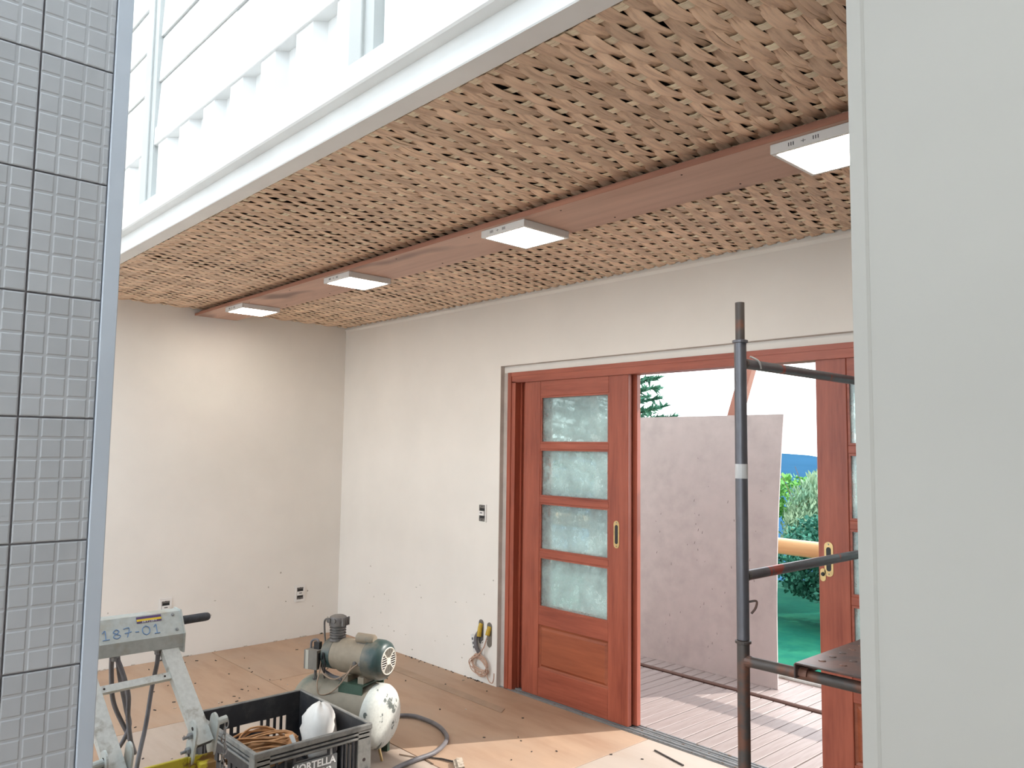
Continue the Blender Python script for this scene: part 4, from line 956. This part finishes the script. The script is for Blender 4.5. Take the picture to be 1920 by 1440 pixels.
# ------------------------------------------------------------------ hoist head frame (187-01)
def build_hoist():
    X = 3.18
    t = thing('hoist_frame', (3.35, -2.70, 0), 'galvanised steel hoist frame with a bent control box, cables and a black grip', 'machine')
    y0, y1 = -3.02, -2.556
    # bent box section: sloping top face towards the viewer, lower vertical face
    sec = [(X-0.075, 1.008), (X-0.012, 1.008), (X+0.040, 0.932), (X+0.036, 0.884), (X-0.075, 0.884)]
    bx = MB().prism([(p[0], y0, p[1]) for p in sec], (0, y1-y0, 0)).build('control_box', 'galv', t)
    sec2 = [(X-0.079, 1.012), (X-0.010, 1.012), (X+0.044, 0.933), (X+0.040, 0.862), (X-0.079, 0.862)]
    MB().prism([(p[0], y1, p[1]) for p in sec2], (0, 0.006, 0)).build('end_plate', 'galv', bx)
    # face frame for lettering: along +y, up the slope
    ey = Vector((-0.052, 0, 0.076)).normalized(); ex = Vector((0, 1, 0)); nz = ex.cross(ey); nz = nz if nz.x > 0 else -nz
    F0 = Vector((X+0.040, 0, 0.932))+nz*0.0012
    fp = lambda y, h: F0+ex*y+ey*h
    digs = {'1': [[(0.2, 0.75), (0.5, 1), (0.5, 0)], [(0.15, 0), (0.9, 0.02)]], '8': [[(0.5, 0.52), (0.15, 0.72), (0.5, 1), (0.82, 0.75), (0.5, 0.52), (0.1, 0.25), (0.5, 0), (0.92, 0.25), (0.5, 0.52)]], '7': [[(0.1, 0.95), (0.75, 1.0), (0.45, 0)], [(0.2, 0.45), (0.95, 0.55)]], '-': [[(0.2, 0.45), (0.8, 0.45)]], '0': [[(0.5, 1), (0.15, 0.75), (0.15, 0.25), (0.5, 0), (0.85, 0.25), (0.85, 0.75), (0.5, 1)]]}
    yy = -2.842; ink = MB()
    for ch, wd in zip('187-01', (0.038, 0.036, 0.038, 0.026, 0.040, 0.032)):
        for st in digs[ch]:
            P = smoothpath([fp(yy+p[0]*wd*0.82, 0.016+p[1]*0.034) for p in st], 5)
            ink.tube(P, 0.0016, 5)
        yy += wd
    ink.build('marker_number', 'blue_ink', bx)
    s = MB().obox(fp(-2.672, 0.075), ex, ey, nz, 0.044, 0.012, 0.0006).build('sticker', 'sticker_purple', bx)
    MB().obox(fp(-2.672, 0.073)+nz*0.0008, ex, ey, nz, 0.0435, 0.0042, 0.0004).build('sticker_band', 'sticker_yellow', s)
    text_mb('220 V | 220 V', 0.0095, 0.0003, fp(-2.672, 0.0635)+nz*0.0010, ex, ey).build('lettering', 'white_print', s)
    for (a, b) in ((-2.585, 0.080), (-2.578, 0.020)): MB().lathe(fp(a, b), nz, [(0, 0.006), (0.0025, 0.005), (0.003, 0.002)], 8).build('screw', 'bolt', bx)
    # grip
    gx = Vector((X-0.03, y1+0.006, 0.966))
    MB().lathe(gx, (0.0, 1, 0.02), [(0, 0.0125), (0.006, 0.0165), (0.10, 0.0165), (0.112, 0.0150), (0.118, 0.010)], 18).build('grip', 'rubber', t, smooth=40)
    # legs
    def leg(yt, yb, xb, zb):
        a = Vector((X+0.005, yt, 0.895)); b = Vector((xb, yb, zb)); d = (b-a).normalized()
        side = Vector((0, 1, 0)); side = (side-d*side.dot(d)).normalized()
        nn = d.cross(side)
        lg = MB().obox((a+b)/2, d, side, nn, (b-a).length/2, 0.030, 0.015).build('leg', 'galv2', t)
        return a, b, d, side, nn
    LR = leg(-2.606, -2.548, 3.438, 0.585); LL = leg(-2.905, -2.846, 3.475, 0.565)
    for k, (a, b, d, side, nn) in enumerate((LR, LL)):
        c = b-d*0.02; up = Vector((0.25, 0, 0.97)).normalized(); fw = Vector((0.97, 0, -0.25))
        for s in (-1, 1):
            pl = MB(); pts = []
            for q in range(13): g = pi*q/12; pts.append(c+side*(s*0.036)+fw*(0.036*cos(g))+up*(0.045+0.036*sin(g)))
            for q in range(13): g = pi+pi*q/12; pts.append(c+side*(s*0.036)+fw*(0.036*cos(g))+up*(-0.045+0.036*sin(g)))
            pl.prism(pts, side*(s*0.007)); po = pl.build('hinge_plate', 'galv', t)
            for h in (0.055, -0.045): MB().lathe(c+side*(s*0.0435)+up*h, side*s, [(0, 0.007), (0.001, 0.007)], 10).build('bolt_hole', 'dark', po)
        for h, ln in ((0.03, 0.075), (-0.025, 0.075)):
            bo = MB().tube([c-side*(ln)+up*h, c-side*0.043+up*h], 0.006, 8); bo.lathe(c-side*(0.056)+up*h, side, [(0, 0.012), (0.010, 0.012)], 6); bo.build('bolt', 'bolt', t)
        sg = 1 if k == 0 else -1
        MB().tube([c+side*(sg*0.040)+up*0.045, c+side*(sg*0.085)+up*0.045], 0.013, 12).build('pin', 'galv', t)
        MB().obox(c+d*0.0206, d, side, nn, 0.0005, 0.026, 0.011).build('tube_end_shade', 'black', t)  # black plate painted in for the shade inside the open tube end
        # chain hanging from the pin
        p = c+side*(sg*0.080)+up*0.045
        chn = MB()
        for q in range(11):
            o = p+Vector((0.004*sin(q), 0.006*cos(q*1.7), -0.018-q*0.0235)); e1 = Vector((1, 0, 0)) if q % 2 else Vector((0, 1, 0))
            chn.tube([o+e1*(0.0065*cos(2*pi*z/12))+Vector((0, 0, 0.0155*sin(2*pi*z/12))) for z in range(12)], 0.0024, 6, closed=True)
        chn.build('chain', 'bolt', t, smooth=50)
    # cross bar between the legs
    a = LR[0].lerp(LR[1], 0.32); b = LL[0].lerp(LL[1], 0.32)
    d = (b-a).normalized(); nn = Vector((0.75, 0, 0.66)); nn = (nn-d*nn.dot(d)).normalized(); ss = d.cross(nn)
    MB().obox((a+b)/2, d, nn, ss, (b-a).length/2-0.012, 0.009, 0.013).build('cross_bar', 'galv2', t)
    for p in (a.lerp(b, 0.17), a.lerp(b, 0.86)): MB().lathe(p+nn*0.0088, nn, [(0, 0.004), (0.0008, 0.004)], 8).build('bolt_hole', 'dark', t)
    # base frame below the hinges
    for yb, xb in ((-2.548, 3.438), (-2.846, 3.475)):
        MB().bbox(xb-0.02, xb+0.045, yb-0.028, yb+0.028, 0.02, 0.535, 0.003).build('base_post', 'yellow', t)
    MB().bbox(3.415, 3.428, -2.83, -2.56, 0.10, 0.548, 0.002).build('front_plate', 'yellow', t)
    MB().bbox(3.429, 3.440, -2.60, -2.51, 0.10, 0.55, 0.002).build('front_rib', 'yellow', t)
    MB().bbox(3.2, 3.75, -2.60, -2.52, 0.003, 0.03, 0.003).build('base_skid', 'yellow', t); MB().bbox(3.2, 3.75, -2.89, -2.81, 0.003, 0.03, 0.003).build('base_skid', 'yellow', t)
    # cables
    def cable(pts, r=0.0085, m='cable'): MB().tube(smoothpath(pts, 8), r, 8).build('cable', m, t, smooth=50)
    def gland(p): MB().lathe(p, (0, 0, -1), [(-0.002, 0.017), (0.006, 0.017), (0.008, 0.012), (0.02, 0.011)], 10).build('cable_gland', 'bolt', t)
    g1 = Vector((3.195, -2.788, 0.884)); g2 = Vector((3.195, -2.640, 0.884)); gland(g1); gland(g2)
    cable([g2, g2+Vector((0, 0, -0.05)), g2+Vector((-0.03, -0.005, -0.15)), g2+Vector((0, -0.03, -0.27)), (3.26, -2.715, 0.50), (3.28, -2.735, 0.34), (3.30, -2.76, 0.2)])
    cable([g1, g1+Vector((0.01, 0.02, -0.05)), g1+Vector((0.02, 0.045, -0.14)), (3.20, -2.735, 0.66), (3.20, -2.720, 0.56), (3.18, -2.70, 0.52), (3.10, -2.70, 0.56), (3.08, -2.75, 0.68), (3.10, -2.77, 0.80), (3.13, -2.78, 0.886)])
    cable([(3.12, -2.76, 0.886), (3.10, -2.74, 0.78), (3.09, -2.71, 0.66), (3.10, -2.70, 0.58), (3.08, -2.76, 0.48), (2.98, -2.86, 0.42), (2.90, -2.98, 0.40)])
    cable([(3.0, -2.95, 0.80), (3.02, -2.91, 0.70), (3.06, -2.86, 0.58), (3.05, -2.88, 0.49), (2.95, -2.95, 0.45), (2.9, -3.05, 0.46)], 0.0085, 'cable')
    cable([(3.02, -2.92, 0.60), (3.05, -2.875, 0.52), (3.02, -2.88, 0.46), (2.97, -2.94, 0.47), (2.97, -2.98, 0.55), (3.02, -2.92, 0.60)], 0.013, 'cable_blk')
build_hoist()

# ------------------------------------------------------------------ wall sockets and loose wires
def build_outlets():
    def outlet(c, ex, en, label, ring):
        ex, en = Vector(ex), Vector(en); ez = Vector((0, 0, 1)); c = Vector(c)
        t = thing('outlet_box', c, label, 'outlet', 'open wall outlet boxes')
        W, H = 0.034, 0.058
        fr = MB()
        if ring:
            fr.obox(c+ex*(W+0.004)+en*0.003, ex, ez, en, 0.008, H+0.012, 0.003); fr.obox(c-ex*(W+0.004)+en*0.003, ex, ez, en, 0.008, H+0.012, 0.003)
            for s in (-1, 1): fr.obox(c+ez*s*(H+0.002)+en*0.003, ex, ez, en, W-0.004, 0.010, 0.003)
        else:
            fr.obox(c+ex*(W+0.004)+en*0.003, ex, ez, en, 0.006, H+0.004, 0.003)
        fr.build('plaster_frame', 'outlet_white', t)
        MB().obox(c+en*0.0012, ex, ez, en, W, H, 0.001).build('box_back', 'black', t)
        bx = MB()
        for s in (-1, 1): bx.obox(c+ez*s*(H-0.012)+en*0.003, ex, ez, en, W*0.92, 0.010, 0.0025)
        bx.obox(c-ex*(W-0.006)+en*0.003, ex, ez, en, 0.005, H*0.9, 0.002)
        bx.build('mount_bracket', 'box_metal', t)
        MB().obox(c+en*0.008, ex, ez, en, W*0.80, 0.016, 0.006).build('socket_module', 'outlet_white', t)
        MB().obox(c+en*0.0143+ez*0.003, ex, ez, en, W*0.38, 0.0035, 0.0004).build('socket_slot', 'ink', t)
        for s in (-1, 1): MB().lathe(c+ez*s*(H-0.010)+en*0.0055, en, [(0, 0.004), (0.001, 0.004)], 8).build('screw_hole', 'black', t)
    outlet((0.001, -1.500, 0.392), (0, 1, 0), (1, 0, 0), 'open wall outlet box partly hidden behind the steel hoist box', True)
    outlet((0.001, -0.377, 0.374), (0, 1, 0), (1, 0, 0), 'open wall outlet box on the far wall left of the corner', True)
    outlet((1.966, -0.001, 1.177), (1, 0, 0), (0, -1, 0), 'open switch box at mid height left of the door frame', False)
    # oval holes with conduits
    def oval(c, w, h, m=8):
        P = []
        for k in range(m+1): a = pi*k/m; P.append((c[0]+w*cos(a), c[1], c[2]+h-w+w*sin(a)))
        for k in range(m+1): a = pi+pi*k/m; P.append((c[0]+w*cos(a), c[1], c[2]-(h-w)+w*sin(a)))
        return P
    for k, (x, z, lab) in enumerate(((1.972, 0.345, 'left oval hole in the wall with a yellow conduit end'), (2.062, 0.338, 'right oval hole in the wall with a yellow conduit end and wires'))):
        t = thing('conduit_hole', (x, -0.001, z), lab, 'conduit', 'conduit holes by the door')
        MB().prism(oval((x, -0.0015, z), 0.026, 0.085), (0, -0.0015, 0)).build('opening', 'switch_grey' if k else 'box_metal', t)
        MB().tube(smoothpath([(x+0.004, -0.002, z+0.055), (x+0.004, -0.014, z+0.03), (x+0.006, -0.026, z+(0.0 if k else -0.03))], 5), 0.016, 12).build('conduit_end', 'conduit', t, smooth=40)
        if not k:
            MB().tube(smoothpath([(x-0.008, -0.01, z), (x-0.02, -0.03, z-0.04), (x-0.012, -0.035, z-0.10), (x+0.0, -0.02, z-0.14)], 5), 0.015, 8).build('rag', 'cable', t, smooth=40)
    t = thing('paper_tag', (1.93, -0.03, 0.27), 'small white printed tag hanging below the left conduit hole', 'tag')
    ex = Vector((0.35, -0.05, -0.93)).normalized(); ey = Vector((0.9, -0.25, 0.35)).normalized(); nn = ex.cross(ey)
    MB().obox((1.925, -0.032, 0.262), ex, ey, nn, 0.062, 0.022, 0.001).build('card', 'paper', t)
    for q in (-0.03, 0.0, 0.028): MB().obox(Vector((1.925, -0.032, 0.262))+ex*q+nn*(0.0013 if nn.y < 0 else -0.0013), ex, ey, nn, 0.008, 0.013, 0.0003).build('print', 'ink', t)
    # wire coil hanging on the wall
    rn = random.Random(8)
    t = thing('wire_coil', (1.99, -0.03, 0.13), 'coil of thin pinkish wire hanging from the conduit holes', 'wire')
    mb = MB()
    for k in range(7):
        A = 0.098+rn.uniform(-0.022, 0.012); B = 0.062+rn.uniform(-0.028, 0.010); rot = rn.uniform(-0.5, 0.35); dx = rn.uniform(-0.01, 0.01); dz = rn.uniform(-0.008, 0.008)
        pts = []
        for q in range(24):
            a = 2*pi*q/24; px, pz = A*cos(a), B*sin(a)
            pts.append((1.985+dx+px*cos(rot)-pz*sin(rot), -0.022-0.004*k*0.5+0.006*sin(a*2+k), 0.125+dz+px*sin(rot)+pz*cos(rot)))
        mb.tube(pts, 0.0034, 6, closed=True)
    mb.build('loops', 'wire', t, smooth=50)
    MB().tube(smoothpath([(2.066, -0.028, 0.325), (2.045, -0.035, 0.26), (1.99, -0.035, 0.195), (1.93, -0.03, 0.15), (1.915, -0.025, 0.09)], 6), 0.0042, 6).build('lead', 'wire', t, smooth=50)
    MB().tube(smoothpath([(2.05, -0.025, 0.10), (2.065, -0.025, 0.065), (2.095, -0.025, 0.03), (2.125, -0.025, 0.027), (2.140, -0.025, 0.06), (2.142, -0.025, 0.095)], 6), 0.0036, 6).build('tail', 'wire', t, smooth=50)
    MB().tube(smoothpath([(2.056, -0.015, 0.30), (2.02, -0.03, 0.29), (2.01, -0.03, 0.25), (2.04, -0.03, 0.28), (2.035, -0.03, 0.2)], 6), 0.003, 6).build('strand', 'outlet_white', t, smooth=50)
build_outlets()

# ------------------------------------------------------------------ floor litter
def build_litter():
    t = thing('floor_strip', (1.9, -0.33, 0), 'thin flat grey-brown strip of board lying along the floor', 'board')
    MB().prism([(1.25, -0.235, 0.001), (2.52, -0.262, 0.001), (2.56, -0.330, 0.001), (1.25, -0.318, 0.001)], (0, 0, 0.003)).build('strip', 'strip', t)
    t = thing('wood_offcut', (3.03, -1.03, 0), 'splintered pale wood offcut at the bottom edge on the sunlit floor', 'wood')
    d = Vector((0.55, -0.35, 0)).normalized(); s = Vector((-d.y, d.x, 0))
    o = MB(); o.obox(Vector((3.06, -1.07, 0.011)), d, s, (0, 0, 1), 0.085, 0.022, 0.010); o.obox(Vector((3.045, -1.05, 0.024)), d, s, (0, 0, 1), 0.06, 0.016, 0.005); o.build('block', 'offcut', t)
    MB().tube([(2.80, -1.12, 0.004), (2.90, -1.06, 0.006), (3.0, -1.03, 0.008)], [0.002, 0.005, 0.006], 6).build('splinter', 'speck', t)
    t = thing('dark_lath', (3.62, -0.18, 0), 'thin dark lath lying on the floor just inside the door track', 'lath')
    MB().prism([(3.56, -0.100, 0.001), (3.565, -0.094, 0.001), (3.79, -0.148, 0.001), (3.788, -0.156, 0.001)], (0, 0, 0.006)).build('lath', 'speck', t)
    rn = random.Random(17); mb = MB(); mp = MB()
    for k in range(130):
        x = rn.uniform(0.15, 4.4); y = rn.uniform(-2.25, -0.03)
        if 2.1 < x < 3.12 and -2.24 < y < -1.0: x -= 1.2
        a = rn.uniform(0, 3.1); l = rn.uniform(0.003, 0.011); w = rn.uniform(0.0015, 0.004)
        (mp if k % 7 == 0 else mb).obox((x, y, 0.0025), (cos(a), sin(a), 0), (-sin(a), cos(a), 0), (0, 0, 1), l, w, 0.002)
    for k in range(50):
        x = rn.uniform(0.02, 2.1); y = -rn.uniform(0.005, 0.02); mb.obox((x, y, 0.003), (1, 0, 0), (0, 1, 0), (0, 0, 1), rn.uniform(0.003, 0.009), 0.003, 0.002)
    for k in range(26):
        y = -rn.uniform(0.05, 2.0); mp.obox((0.01, y, 0.004), (1, 0, 0), (0, 1, 0), (0, 0, 1), 0.005, rn.uniform(0.004, 0.015), 0.003)
    o = mb.build('debris_specks', 'speck'); tag(o, 'dark specks of debris scattered over the plywood floor', 'debris', kind='stuff')
    o = mp.build('plaster_crumbs', 'speck_l'); tag(o, 'pale plaster crumbs scattered over the plywood floor', 'debris', kind='stuff')
build_litter()
def build_scuffs():
    rn = random.Random(31)
    for wname, n in (('wall_right', 24), ('wall_back', 14)):
        w = bpy.data.objects[wname]; mb = MB()
        for k in range(n):
            z = 0.06+0.9*rn.betavariate(1.1, 2.6); l = rn.uniform(0.002, 0.008); h = rn.uniform(0.002, 0.007)
            if wname == 'wall_right': x = rn.uniform(0.5, 2.1); mb.box(x-l, x+l, -0.0012, -0.0002, z-h, z+h)
            else: y = rn.uniform(-2.0, -0.05); mb.box(0.0002, 0.0012, y-l, y+l, z-h, z+h)
        mb.build('scuff_mark', 'scuff', w)['kind'] = 'stuff'
build_scuffs()
